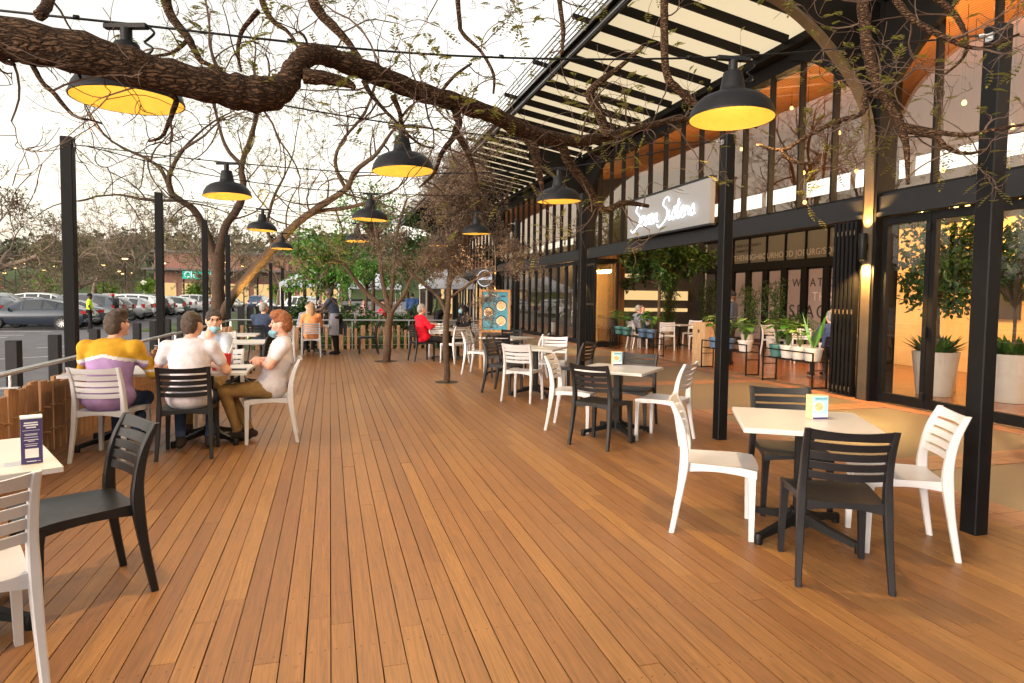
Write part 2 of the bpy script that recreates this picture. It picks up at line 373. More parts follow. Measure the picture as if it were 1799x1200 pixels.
# ------------------------------------------------------------------ camera and light
CAMX = Vector((.962, -.002, .274)); 
def camera():
    import numpy as _n
    f = 1120.; vx = _n.array([580.5-900, 520-581, f]); vx /= _n.linalg.norm(vx)
    dn = _n.array([-280., 22700., f]); dn -= vx*dn.dot(vx); dn /= _n.linalg.norm(dn)
    Y = vx; Z = -dn; X = _n.cross(Y, Z)
    Mw = _n.array([X, Y, Z])             # rows: world axes seen in the camera (x right, y down, z forward)
    m = Matrix(((Mw[0][0], -Mw[0][1], -Mw[0][2]), (Mw[1][0], -Mw[1][1], -Mw[1][2]), (Mw[2][0], -Mw[2][1], -Mw[2][2]))).to_4x4()
    m.translation = (0, 0, 1.5)
    cd = bpy.data.cameras.new('camera'); cd.sensor_width = 36; cd.lens = f/1799*36; cd.shift_y = -19/1799
    cd.clip_start = .05; cd.clip_end = 2000
    o = bpy.data.objects.new('camera', cd); COL.objects.link(o); o.matrix_world = m; S.camera = o
camera()
S.view_settings.view_transform = 'Standard'; S.view_settings.look = 'None'; S.view_settings.gamma = 1
S.view_settings.exposure = EXPO = 2.2
S.cycles.use_denoising = True
S.cycles.max_bounces = 10; S.cycles.transparent_max_bounces = 24; S.cycles.caustics_reflective = False; S.cycles.caustics_refractive = False
S.cycles.sample_clamp_indirect = 4.0
w = bpy.data.worlds.new('World'); S.world = w; w.use_nodes = True
nt = w.node_tree; nt.nodes.clear()
SUN_EL, SUN_AZ = R(8), R(-118)     # low, hazy, behind and to the left of the view
sky = N(nt, 'ShaderNodeTexSky'); sky.sky_type = 'NISHITA'; sky.sun_disc = False; sky.sun_elevation = SUN_EL; sky.sun_rotation = SUN_AZ
sky.air_density = 1.4; sky.dust_density = 3.0; sky.ozone_density = 1.0
hs = N(nt, 'ShaderNodeHueSaturation'); hs.inputs['Saturation'].default_value = .22; L(nt, sky, 0, hs, 'Color')
tn = N(nt, 'ShaderNodeMix', data_type='RGBA', blend_type='MULTIPLY'); tn.inputs[0].default_value = 1; tn.inputs[7].default_value = (1.03, .96, .885, 1); L(nt, hs, 0, tn, 6)
bg = N(nt, 'ShaderNodeBackground', Strength=.15); L(nt, tn, 2, bg, 0)
wo = N(nt, 'ShaderNodeOutputWorld'); L(nt, bg, 0, wo, 0)
sd = bpy.data.lights.new('sun', 'SUN'); sd.energy = .2; sd.angle = R(14); sd.color = (1, .86, .72)
so = bpy.data.objects.new('sun', sd); COL.objects.link(so)
sv = Vector((math.sin(SUN_AZ)*math.cos(SUN_EL), math.cos(SUN_AZ)*math.cos(SUN_EL), math.sin(SUN_EL)))
so.rotation_euler = sv.to_track_quat('Z', 'Y').to_euler(); so.location = (-20, 10, 20)
def lamp(kind, name, loc, power, col, size=.05, rot=None, spot=None, parent=None, blend=.4):
    ld = bpy.data.lights.new(name, kind); ld.energy = power; ld.color = col
    if kind in ('POINT', 'SPOT'): ld.shadow_soft_size = size
    if kind == 'SPOT': ld.spot_size = spot; ld.spot_blend = blend
    if kind == 'AREA': ld.size = size
    o = bpy.data.objects.new(name, ld); COL.objects.link(o); o.location = loc
    if rot: o.rotation_euler = rot
    if parent: o.parent = parent
    return o
# ================================================================== the setting
# ground: one asphalt sheet to the horizon
b = MB(); b.quad((-900, -60, -.26), (900, -60, -.26), (900, 1500, -.26), (-900, 1500, -.26))
tag(b.build('ground', MT['asphalt']), kind='structure')
# painted bay lines and lane marks
b = MB()
for i in range(18):
    y = 30.4+i*2.72; b.bbox((-17.2, y-.05, -.256), (-12.0, y+.05, -.252))
for i in range(12):
    y = 30+i*2.72; b.bbox((-34, y-.05, -.256), (-23.2, y+.05, -.252))
for y in (15, 19.2, 23.4): b.beam((-8.9, y, -.254), (-6.6, y+1.6, -.254), .1, .004)
b.beam((-12, 29.0, -.254), (-30, 31, -.254), .1, .004)
tag(b.build('road_markings', MT['line']), kind='structure')
# deck
b = MB(); b2 = MB()
P_ = .101; x0 = -2.727
nb = int((4.37-x0)/P_)
rd = random.Random(3)
for i in range(nb+1):
    xa = x0+i*P_+.003; xb = xa+P_-.0052
    y = -1.5-rd.random()*2.5
    while y < 18.55:
        ln = rd.choice((2.08, 2.6, 3.12, 3.64, 1.56)); ye = min(y+ln, 18.55)
        ya = max(y, -1.4)
        if ye > ya+.05:
            dz = rd.uniform(-.0012, .0012); dx = rd.uniform(-.0012, .0012)
            b.bbox((xa+dx, ya+.0012, -.024+dz), (xb+dx, ye-.0012, dz))
        y = ye
tag(b.build('deck', MT['deck']), kind='structure')
b2.bbox((-2.74, -1.4, -.30), (4.37, 18.56, -.045))
tag(b2.build('deck_substructure', MT['joist']), kind='structure')
# paved terrace between deck and shopfront, with terracotta bands
b = MB(); b.bbox((4.375, -6, -.25), (8.25, 75, -.012)); tag(b.build('terrace_paving', MT['paving']), kind='structure')
b = MB()
def tiles(xa, xb, ya, yb, nx, ny):
    for i in range(nx):
        for j in range(ny):
            b.bbox((xa+(xb-xa)*i/nx+.003, ya+(yb-ya)*j/ny+.003, -.011), (xa+(xb-xa)*(i+1)/nx-.003, ya+(yb-ya)*(j+1)/ny-.003, -.006))
tiles(4.378, 4.86, -2, 18.6, 2, 88)
for yy in (1.6, 4.45, 7.3, 10.15, 13.0, 15.8): tiles(4.87, 7.7, yy, yy+.42, 12, 2)
tiles(7.72, 8.02, -3, 32, 1, 120)
tag(b.build('terracotta_paving_bands', MT['tile']), kind='structure')
b = MB(); b.bbox((8.25, -5, -.25), (16.4, 75, -.004)); tag(b.build('hall_floor', MT['hall_floor']), kind='structure')
# planted strip behind the far rail, and the paved court beyond
b = MB(); b.bbox((-2.74, 18.6, -.25), (4.37, 28.6, -.14)); tag(b.build('planting_bed', MT['grassmat']), kind='structure')
b = MB(); b.bbox((-2.74, 28.7, -.25), (4.37, 70, -.03)); tag(b.build('court_paving', MT['paving']), kind='structure')
b = MB(); b.bbox((-8.5, 33, -.25), (-3.0, 80, -.16)); b.bbox((-60, 92, -.25), (-20, 96, -.1)); tag(b.build('verge', MT['grassmat']), kind='structure')

# ------------------------------------------------------------------ wooded hills far behind the car park
b = MB(); rd = random.Random(11)
nx, ny = 60, 10
hv = []
def hillz(x, t):
    return 2+36*t*(0.75+.25*math.sin(x*.011+1.0)+.12*math.sin(x*.043))*(1.0 if x < 0 else max(.25, 1-.004*x))
for j in range(ny+1):
    for i in range(nx+1):
        x = -420+i*14; y = 240+j*22; hv.append((x, y, hillz(x, j/ny)-1.5))
b.add(hv, [(j*(nx+1)+i, j*(nx+1)+i+1, (j+1)*(nx+1)+i+1, (j+1)*(nx+1)+i) for j in range(ny) for i in range(nx)])
tag(b.build('hills', MT['grassmat'], smooth=True), kind='structure')
b = MB()
for i in range(900):
    t = rd.random(); x = rd.uniform(-400, 150); y = 225+t*225; z = hillz(x, max(0, (y-240)/220))-1.5
    h = rd.uniform(7, 15); wd = rd.uniform(4, 8)
    for k in range(34):
        a = rd.uniform(0, 6.28); el = rd.uniform(-.2, 1.5); rr = rd.uniform(.7, 1)
        p = Vector((x+math.cos(a)*math.cos(el)*wd*rr, y+math.sin(a)*math.cos(el)*wd*rr, z+h*.45+math.sin(el)*h*.55*rr))
        d = Vector((rd.uniform(-1, 1), rd.uniform(-1, 1), rd.uniform(-.3, 1)))
        b.leaf(p, d, (rd.uniform(-1, 1), rd.uniform(-1, 1), .3), rd.uniform(1.6, 3.4), rd.uniform(1.4, 2.8))
tag(b.build('wooded_slope', MT['leaf_wood']), 'dusky wooded hillside behind the car park', 'woodland', kind='stuff')

# ------------------------------------------------------------------ the long shop building
XF = 8.08
bld = thing('mall_building', 'long dark steel and glass shopping hall with arched columns beside the terrace', 'building', (XF, 8, 0))
OFF = Vector((-XF, -8, 0))
def bpart(mb, name, m, parent=None, **kw):
    o = mb.build(name, m, parent or bld, **kw)
    if parent is None: o.location = OFF
    return o
cols = [-3.55, 7.97, 19.46, 30.95, 42.45, 53.9]
def arc_pts(r=1.9, z0=3.1, z1=5.85, n=12):
    # measured curve of the outward bracket: rises straight, then leans out
    pts = [(0, z0), (.04, 3.9), (.12, 4.3), (.34, 4.72), (.68, 5.08), (1.1, 5.43), (1.55, 5.70), (1.95, 5.84)]
    return smoothpts(pts, 2)
AP = arc_pts()
for i, y in enumerate(cols):
    b = MB(); b.bbox((XF-.14, y-.13, -.01), (XF+.26, y+.13, 6.1))
    # webs of the tree-like head: one outwards, two along the front
    top = 6.0
    for dx, dy in ((-1, 0), (0, 1), (0, -1)):
        th = .05
        vs = []; fs = []
        for s_ in (-1, 1):
            for d, z in AP:
                for zz in (z, top+(.17*d if dx else 0)-.02):
                    vs.append((XF-.08+dx*d+(s_*th if dy else 0), y+dy*d+(s_*th if dx else 0), max(zz, z)))
        n = len(AP)
        for s_ in (0, 1):
            o_ = s_*2*n
            for k in range(n-1): fs.append((o_+2*k, o_+2*k+1, o_+2*k+3, o_+2*k+2))
        for k in range(n-1): fs.append((2*k, 2*k+2, 2*n+2*k+2, 2*n+2*k))
        b.add(vs, fs)
    col = bpart(b, 'column', MT['steel_dark'])
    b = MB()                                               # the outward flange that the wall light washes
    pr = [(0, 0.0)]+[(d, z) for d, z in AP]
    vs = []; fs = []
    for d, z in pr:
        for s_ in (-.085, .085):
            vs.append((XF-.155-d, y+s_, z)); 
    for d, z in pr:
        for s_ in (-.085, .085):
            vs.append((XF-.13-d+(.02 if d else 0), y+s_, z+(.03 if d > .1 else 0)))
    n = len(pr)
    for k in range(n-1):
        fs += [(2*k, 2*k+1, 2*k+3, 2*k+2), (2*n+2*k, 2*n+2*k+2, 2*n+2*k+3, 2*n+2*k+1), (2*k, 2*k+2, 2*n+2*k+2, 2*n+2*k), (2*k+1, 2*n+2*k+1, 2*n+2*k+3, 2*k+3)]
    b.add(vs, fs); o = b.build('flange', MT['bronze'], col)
# beams bay by bay (butted between columns)
for i in range(len(cols)-1):
    ya, yb = cols[i]+.135, cols[i+1]-.135
    b = MB(); b.bbox((XF-.10, ya, 2.83), (XF+.16, yb, 3.10)); b.bbox((XF-.135, ya, 2.80), (XF-.102, yb, 2.86)); b.bbox((XF-.04, ya, 3.102), (XF+.1, yb, 3.15))
    bpart(b, 'header_beam', MT['grey_frame'])
    b = MB(); b.bbox((XF-.05, ya, 5.72), (XF+.2, yb, 6.08)); b.bbox((XF-.30, ya, 5.98), (XF-.052, yb, 6.12)); bpart(b, 'eaves_beam', MT['steel_dark'])
    npan = 14
    for k in range(npan):
        y0 = ya+(yb-ya)*k/npan; y1 = ya+(yb-ya)*(k+1)/npan
        b = MB(); b.bbox((XF-.03, y0-.022, 3.152), (XF+.08, y0+.022, 5.718)); 
        b.bbox((XF, y0+.023, 3.152), (XF+.05, y1-.023, 3.19))
        wv = b.build('window', MT['steel_dark'], bld); wv.location = OFF
        b = MB(); b.quad((XF+.03, y0+.02, 3.19), (XF+.03, y1-.02, 3.19), (XF+.03, y1-.02, 5.72), (XF+.03, y0+.02, 5.72))
        b.build('pane', MT['glass_up'], wv)
# folding glass doors; the bay between the second and third column stands open
def door_leaf(y0, y1, hd=True):
    b = MB(); t = .075
    for yy in (y0+t/2+.004, y1-t/2-.004): b.bbox((XF-.03, yy-t/2, .012), (XF+.05, yy+t/2, 2.785))
    b.bbox((XF-.029, y0+t+.004, .012), (XF+.049, y1-t-.004, .15)); b.bbox((XF-.029, y0+t+.004, 2.67), (XF+.049, y1-t-.004, 2.785))
    d = bpart(b, 'door', MT['post'])
    b = MB(); b.quad((XF+.01, y0+t, .15), (XF+.01, y1-t, .15), (XF+.01, y1-t, 2.67), (XF+.01, y0+t, 2.67)); b.build('pane', MT['glass'], d)
    if hd:
        b = MB(); b.bbox((XF-.075, y0-.02, 1.02), (XF-.031, y0+.03, 1.17)); b.bbox((XF-.075, y0-.02, .14), (XF-.031, y0+.03, .24)); b.bbox((XF-.07, y0-.02, 2.52), (XF-.031, y0+.03, 2.62)); b.build('hinge', MT['iron'], d)
ya = 7.80
for k in range(14): door_leaf(ya-.80*(k+1), ya-.80*k, k % 2 == 0)
for k in range(13): door_leaf(19.62+.868*k, 19.62+.868*(k+1), k % 2 == 0)
for k in range(13): door_leaf(31.1+.868*k, 31.1+.868*(k+1), k % 2 == 0)
def folded(y, k):
    b = MB(); x1, x2 = XF-.12, XF+.72
    b.bbox((x1, y-.024, .02), (x1+.08, y+.024, 2.78)); b.bbox((x2-.08, y-.024, .02), (x2, y+.024, 2.78)); b.bbox((x1+.08, y-.023, .02), (x2-.08, y+.023, .16)); b.bbox((x1+.08, y-.023, 2.66), (x2-.08, y+.023, 2.78))
    d = bpart(b, 'folded_door', MT['post'])
    b = MB(); b.quad((x1+.08, y, .16), (x2-.08, y, .16), (x2-.08, y, 2.66), (x1+.08, y, 2.66)); b.build('pane', MT['glass'], d)
    for zz in (.12, 1.35, 2.6):
        b = MB(); b.tube([(x1-.03, y-.01, zz-.035), (x1-.03, y-.01, zz+.035)], .010, 6); b.build('hinge', MT['bronze'], d)
for k in range(6): folded(8.24+k*.085, k)
for k in range(6): folded(19.18-k*.12, k)
# roof, far wall with its clerestory, end walls
b = MB(); b.add([(XF+.2, -5, 6.1), (XF+.2, 62, 6.1), (16.3, 62, 7.4), (16.3, -5, 7.4), (XF+.2, -5, 6.25), (XF+.2, 62, 6.25), (16.3, 62, 7.55), (16.3, -5, 7.55)], [(0, 1, 2, 3), (7, 6, 5, 4), (0, 4, 5, 1), (3, 2, 6, 7), (0, 3, 7, 4), (1, 5, 6, 2)])
bpart(b, 'roof', MT['wood_ceiling'])
b = MB(); b.bbox((16.2, -5, 5.75), (16.36, 62, 7.4)); bpart(b, 'upper_wall', MT['wood_wall']); b = MB(); b.bbox((16.2, -5, -.01), (16.36, 62, 5.0))
for k in range(30): b.bbox((16.22, -5+k*2.2, 5.0), (16.34, -4.9+k*2.2, 5.75))
bpart(b, 'rear_wall', MT['hall_white'])
b = MB(); b.bbox((12.4, 26, 0), (12.55, 61, 4.4)); bpart(b, 'added_dark_partition', MT['dark_wall'])  # partition added to keep the hall behind the closed doors dark
for ya_ in (-5.2, 62.02):
    b = MB(); b.bbox((XF+.3, ya_, -.01), (16.36, ya_+.18, 7.4)); bpart(b, 'end_wall', MT['dark_wall'])
# yellow room behind the right-hand doors, timber kiosk wall, empty unit with hoarding
b = MB(); b.bbox((13.4, -4, 0), (13.55, 13.2, 3.3)); bpart(b, 'cream_wall', MT['cream_wall'])
b = MB()
for yy, zz, hh in ((9.9, 1.2, .8), (6.0, 1.3, 1.1)): b.bbox((13.34, yy-.35, zz), (13.398, yy+.35, zz+hh))
bpart(b, 'wall_opening', MT['dark_wall'])
b = MB()
for a0 in (0, 1, 2, 3):
    for s_ in (-1, 1):
        pts = [(13.385, 12.1+s_*(.05+.12*math.sin(t*math.pi))+.06*a0*0, 1.5+a0*.28+.2*t) for t in [q/8 for q in range(9)]]
        b.tube(pts, .006, 4)
bpart(b, 'line_drawing', MT['dark_wall'])
b = MB(); b.bbox((8.9, 20.4, 0), (9.9, 20.6, 3.4)); bpart(b, 'timber_wall', MT['wood_wall'])
b = MB(); b.bbox((9.9, 25.2, 0), (16.1, 25.4, 6.9)); bpart(b, 'back_wall', MT['dark_wall']); b = MB(); b.bbox((10.6, 25.0, 1.0), (15.2, 25.19, 1.15)); b.bbox((10.6, 25.0, 1.5), (15.2, 25.19, 1.9)); b.bbox((10.2, 25.0, 2.45), (13.2, 25.19, 2.62)); bpart(b, 'counter_light', MT['lit_shop'])

# empty unit opposite the open bay: dark glazing with lettered hoarding behind
un = thing('empty_shop_unit', 'dark empty shop unit across the hall with pale lettered hoarding panels', 'shop', (15.4, 16, 0))
UO = Vector((-15.4, -16, 0))
def upart(mb, name, m): o = mb.build(name, m, un); o.location = UO; return o
b = MB(); b.bbox((15.46, 9.7, 0), (15.9, 24, 5.0)); upart(b, 'unit_wall', MT['dark_wall'])
b = MB(); b.bbox((15.30, 9.7, 2.66), (15.44, 24, 2.95)); b.bbox((15.30, 9.7, 3.9), (15.44, 24, 4.02))
for k in range(14):
    y = 10.0+k*1.0; b.bbox((15.31, y-.05-.09, 0), (15.43, y+.05+.09, 2.655)); b.bbox((15.33, y-.02, 2.955), (15.41, y+.02, 3.895))
upart(b, 'unit_frame', MT['steel_dark'])
for k in range(13):
    y = 10.0+k*1.0; b = MB(); b.bbox((15.40, y+.15, .1), (15.452, y+.85, 2.6)); upart(b, 'hoarding_panel', MT['pink_panel'])
    b = MB(); b.bbox((15.40, y+.03, 2.97), (15.452, y+.97, 3.88)); upart(b, 'transom_panel', mat('transom_film', (.075, .065, .045), .5) if k == 0 else bpy.data.materials['transom_film'])
MT['letter_dark'] = mat('dark_letter', (.03, .022, .018), .6); MT['letter_pink'] = mat('pink_letter', (.52, .40, .36), .6); MT['letter_pale'] = mat('pale_letter', (.30, .25, .19), .6)
rotF = (R(90), 0, R(-90))       # lettering on a wall that faces -x, read along -y
def utext(t, y, z, s, m, sp=1.0): return text_mesh('lettering', t, s, m, un, (15.385-15.4, y-16, z), rotF, .004, sp)
utext('WHAT COULD', 18.62, 2.02, .40, MT['letter_dark'], 1.35)
utext('THIS', 17.65, 1.55, .42, MT['letter_pink'], 1.2)
utext('SPACE', 18.75, .98, .62, MT['letter_dark'], 1.3)
utext('THENEIGHBOURHOOD JOBURG/SQUARE', 22.0, 3.07, .30, MT['letter_pale'], 1.08)
utext('A NEW COMMUNITY', 22.0, 3.58, .16, MT['dark_wall'], 1.1); utext('CONNECTION', 22.0, 3.38, .16, MT['dark_wall'], 1.1)
b = MB()
for a_, c_ in (((22.45, 3.1), (22.45, 3.6)), ((22.45, 3.6), (23.0, 3.6)), ((23.0, 3.6), (23.0, 3.1)), ((23.0, 3.1), (22.45, 3.1))): b.beam((15.385, a_[0], a_[1]), (15.385, c_[0], c_[1]), .02, .01)
upart(b, 'logo_square', MT['letter_pale'])

# ------------------------------------------------------------------ canopy
cn = thing('canopy_roof', 'slatted steel canopy with translucent cream panels over the terrace', 'canopy', (6.5, 15, 6))
CO = Vector((-6.5, -15, -6))
def cpart(mb, name, m): o = mb.build(name, m, cn); o.location = CO; return o
xi, zi, xo, zo = 7.78, 6.12, 4.84, 6.63
b = MB(); sl = (zo-zi)/(xo-xi)
for k in range(62):
    y = -3.05+k*.80
    b.beam((xi, y, zi), (xo, y, zo), .05, .155)
    if k % 3 == 0: b.beam((xo-.002, y, zo+.03), (4.33, y, zo+.03+sl*-.5), .05, .09)
cpart(b, 'rafters', MT['steel_dark'])
m, nt2, out = newmat('translucent_roof_sheet')
t_ = N(nt2, 'ShaderNodeBsdfTranslucent'); t_.inputs[0].default_value = (.80, .68, .47, 1)
d_ = N(nt2, 'ShaderNodeBsdfDiffuse'); d_.inputs[0].default_value = (.8, .74, .6, 1)
x_ = N(nt2, 'ShaderNodeMixShader'); x_.inputs[0].default_value = .12; L(nt2, t_, 0, x_, 1); L(nt2, d_, 0, x_, 2); L(nt2, x_, 0, out, 0); MT['canopy_sheet'] = m
b = MB()
for k in range(17):
    ya = -3+k*2.91; yb = min(ya+2.905, 46.4)
    if yb > ya: b.quad((xi+.2, ya, zi+.106-.2*sl*-1), (xo, ya, zo+.106), (xo, yb, zo+.106), (xi+.2, yb, zi+.106-.2*sl*-1))
cpart(b, 'roof_sheet', m)
b = MB(); b.bbox((xo-.07, -3.2, zo-.16), (xo-.002, 47, zo+.16)); b.bbox((xo-.16, -3.2, zo+.02), (xo-.072, 47, zo+.12)); cpart(b, 'fascia', MT['grey_frame'])
b = MB()
b.beam((xo-.175, -3.2, zo+.02), (xo-.175, 47, zo+.02), .02, .05); b.beam((xo-.078, -3.2, zo-.10), (xo-.078, 47, zo-.10), .012, .03)
for x_ in (4.62, 4.53, 4.44, 4.36): b.beam((x_, -3.2, zo+.09+(xo-x_)*.17), (x_, 47, zo+.09+(xo-x_)*.17), .022, .022)
cpart(b, 'edge_rails', MT['galv'])


# ------------------------------------------------------------------ wall lights on the columns
def wall_light(y, lab):
    t = thing('wall_light', lab, 'wall light', (XF-.24, y, 2.15), 0, 'cylinder wall lights on the columns')
    b = MB(); b.lathe([(.055, 0), (.06, .01), (.06, .40), (.055, .41)], n=16, cap1=True); b.box((.06, 0, .2), (.08, .05, .1)); b.build('housing', MT['post'], t, smooth=True, sharp=40)
    b = MB(); b.lathe([(.05, .004), (.0005, .006)], n=16); b.lathe([(.05, .405), (.0005, .403)], n=16); b.build('lens', MT['bulb'], t)
    lamp('SPOT', 'downlight', (XF-.27, y, 2.12), 170 if y < 10 else 50, (1, .56, .16), .04, (0, 0, 0), R(130))
    lamp('SPOT', 'uplight', (XF-.27, y, 2.60), 95 if y < 10 else 30, (1, .56, .17), .04, (R(180), R(6), 0), R(95))
wall_light(7.97, 'black cylinder wall light glowing up and down on the column by the folded doors')
wall_light(19.46, 'black cylinder wall light on the column left of the lit sign')
wall_light(30.95, 'small wall light on the column behind the poster board')

# ------------------------------------------------------------------ lit sign over the open bay
sg = thing('illuminated_sign', 'pale sign panel with glowing white script above the open shopfront', 'sign', (7.86, 14, 3.1))
b = MB(); b.bbox((-.06, -1.95, .06), (.06, 1.98, 1.03)); b.build('sign_panel', MT['sign_white'], sg)
b = MB(); b.bbox((-.075, -1.98, 1.032), (.075, 2.0, 1.075)); b.bbox((-.075, -1.98, .015), (.075, 2.0, .058)); b.build('sign_edging', MT['grey_frame'], sg)
LET = {   # single-stroke script letters in a unit-high box
 'S': [(.62, .80), (.55, .95), (.35, .98), (.18, .85), (.20, .68), (.42, .55), (.55, .38), (.48, .12), (.22, -.08), (-.05, -.18), (-.2, -.05)],
 'e': [(0, .05), (.18, .22), (.32, .38), (.22, .48), (.08, .36), (.08, .14), (.22, .02), (.42, .10)],
 'v': [(0, .42), (.10, .40), (.16, .06), (.22, .04), (.36, .42), (.44, .38)],
 'n': [(0, .1), (.06, .42), (.08, .02), (.12, .30), (.26, .44), (.32, .34), (.32, .08), (.44, .08)],
 'i': [(0, .1), (.10, .42), (.10, .10), (.18, .03), (.28, .12)],
 's': [(0, .08), (.18, .44), (.26, .36), (.30, .14), (.18, .02), (.06, .08), (.36, .08)],
 't': [(0, .1), (.14, .80), (.12, .15), (.2, .02), (.32, .12)],
 'r': [(0, .08), (.08, .44), (.12, .34), (.26, .38), (.26, .10), (.36, .08)]}
b = MB(); x = 0
for ch in 'Seven Sisters':
    if ch == ' ': x += .16; continue
    p = LET[ch]; pts = smoothpts(p, 4)
    b.tube([(-.10, 1.55-(x+q[0]+.12*q[1])*.62, .29+q[1]*.58) for q in pts], .0145, 6)
    x += {'S': .58, 'e': .36, 'v': .40, 'n': .42, 'i': .26, 's': .34, 't': .28, 'r': .34}[ch]
b.tube([(-.10, 1.55-3.35*.62, .58), (-.10, 1.55-3.8*.62, .65)], .014, 6)
b.build('script_lettering', MT['neon'], sg)
for yy in (-.9, 0.1, .9): lamp('POINT', 'sign_glow', (7.58, 14-yy, 3.62), .35, (.85, .93, 1), .2)

# small round shop signs and lit shopfronts further along
def round_sign(px, loc, r, lab):
    t = thing('round_sign', lab, 'sign', loc)
    b = MB(); b.lathe([(.0005, 0), (r, 0), (r, .08), (.0005, .08)], n=24); o = b.build('disc', MT['dark_wall'] if px else MT['neon'], t); o.rotation_euler = (R(90), 0, R(-40)); 
    if px:
        b = MB()
        for a0, a1 in ((.3, 2.84), (3.44, 5.98)):
            b.tube([(r*.85*math.cos(a0+(a1-a0)*q/12), r*.85*math.sin(a0+(a1-a0)*q/12), .09) for q in range(13)], r*.05, 5)
        b.box((0, 0, .09), (r*1.7, r*.34, .02)); o2 = b.build('light_ring', MT['sign_ring'], t); o2.rotation_euler = (R(90), 0, R(-40))
round_sign(1, (6.1, 25.4, 2.30), .38, 'round black and white lit shop sign above the poster board')
round_sign(0, (6.1, 38.5, 2.6), .42, 'glowing white disc sign on a pole beyond the far rail')
b = MB(); b.tube([(6.1, 38.55, -.02), (6.1, 38.55, 2.2)], .05, 8); o = b.build('sign_pole', MT['post']); tag(o, 'thin black pole under the glowing disc sign', 'pole')
# lit shop bays at the far end
b = MB()
for k, (y, hh) in enumerate(((33, 2.3), (35, 2.5), (38, 2.4), (41, 2.5), (46, 2.4), (50, 2.4))): b.bbox((8.6, y, .3), (8.66, y+1.1, hh))
tag(b.build('lit_shop_bays', MT['lit_shop'], None), 'warm lit display bays far along the shopfront', 'shop window')
# ================================================================== posts, wires and pendant lamps
def post(x, y, lab, h=3.26, zb=0.0):
    t = thing('steel_post', lab, 'post', (x, y, zb), 0, 'black square posts along the deck edges')
    b = MB(); b.chbox((0, 0, (h-zb)/2), (.112, .112, h-zb), .006); b.build('shaft', MT['post'], t)
    s = 1 if x < 0 else -1
    b = MB(); b.tube([(s*.056, 0, h-zb-.08), (s*.12, 0, h-zb-.08)], .008, 6)
    b.tube([(s*(.14+.022*math.cos(a)), .022*math.sin(a), h-zb-.08) for a in [q*.6283 for q in range(11)]], .006, 5)
    b.box((s*.07, 0, h-zb-.08), (.012, .05, .05)); b.build('eye_bolt', MT['galv'], t)
    return t
RP = [(4.07, 3.13), (4.07, 5.98), (4.07, 10.0), (4.07, 13.9)]
LP = [(-2.68, 4.0), (-2.68, 7.9), (-2.69, 11.7), (-2.68, 15.6), (-2.72, 19.2)]
for i, p in enumerate(RP): post(*p, ['black square post nearest the camera, beside the white chair of the right front table', 'black square post between the two right-hand tables on the deck edge', 'black square post in front of the arched column left of the lit sign', 'black square post just right of the poster board'][i])
for i, p in enumerate(LP): post(*p, ['black square post at the deck edge beside the near left table', 'tall black square post behind the person in the yellow and purple jumper', 'black square post at the left rail behind the man in the white T-shirt', 'black square post in front of the forked tree trunk', 'black square post at the far left corner of the deck'][i], h=3.15, zb=-.25)

def pendant_proto():
    t = thing('pendant_lamp', 'x', 'pendant lamp', (0, 0, 0), 0, 'pendant lamps hung on wires over the deck')
    b = MB(); b.chbox((0, 0, 0), (.20, .035, .022), .004); b.tube([(0, 0, -.012), (0, 0, -.075)], .026, 12); b.build('mounting_bar', MT['lampshade'], t, smooth=True, sharp=35)
    prof = [(.026, -.072), (.050, -.078), (.054, -.085), (.068, -.165), (.076, -.195), (.086, -.200), (.13, -.210), (.17, -.228), (.203, -.256), (.225, -.292), (.234, -.325), (.238, -.334), (.238, -.342), (.233, -.343)]
    b = MB(); b.lathe(prof, n=40); b.build('shade', MT['lampshade'], t, smooth=True, sharp=50)
    prof = [(.232, -.341), (.228, -.325), (.218, -.294), (.197, -.262), (.165, -.236), (.125, -.218), (.08, -.208), (.03, -.205), (.0005, -.205)]
    b = MB(); b.lathe(prof, n=40); b.build('reflector', MT['lamp_in'], t, smooth=True)
    b = MB(); b.lathe([(.0005, -.262), (.018, -.256), (.026, -.240), (.022, -.222), (.014, -.207)], n=14); b.build('bulb', MT['bulb'], t, smooth=True)
    b = MB(); b.tube(smoothpts([(.10, 0, 0), (.13, 0, -.03), (.10, 0, -.06), (.085, 0, -.075), (.12, 0, -.10), (.10, 0, -.125), (.06, 0, -.13)], 4), .006, 5); b.build('flex', MT['iron'], t)
    return t
LAMPS = [((2.209, 3.22, 2.878), 'large pendant lamp on the right, in front of the glazed front and canopy'),
 ((-.907, 3.40, 2.736), 'pendant lamp partly hidden by the thick branch at the upper left'),
 ((.528, 5.0, 2.804), 'pendant lamp in the middle, just below the thick branch'),
 ((-1.033, 7.25, 2.859), 'pendant lamp between the two tall left posts, left of the forked tree'),
 ((2.334, 6.45, 2.876), 'pendant lamp in front of the dark column left of the lit sign'),
 ((.526, 8.8, 2.868), 'pendant lamp above the standing waiter, upper of two close together'),
 ((-1.055, 11.2, 2.895), 'pendant lamp in front of the forked tree beside the leaning lit branch'),
 ((2.304, 10.3, 2.891), 'pendant lamp above the brown twiggy tree, lighting its twigs yellow'),
 ((.506, 12.8, 2.906), 'small pendant lamp in front of the green tree, below the middle one'),
 ((-1.028, 15.15, 2.879), 'smallest pendant lamp, hanging low near the leaning branch'),
 ((2.354, 14.3, 2.998), 'pendant lamp nearly hidden in the brown twigs')]
pl = pendant_proto()
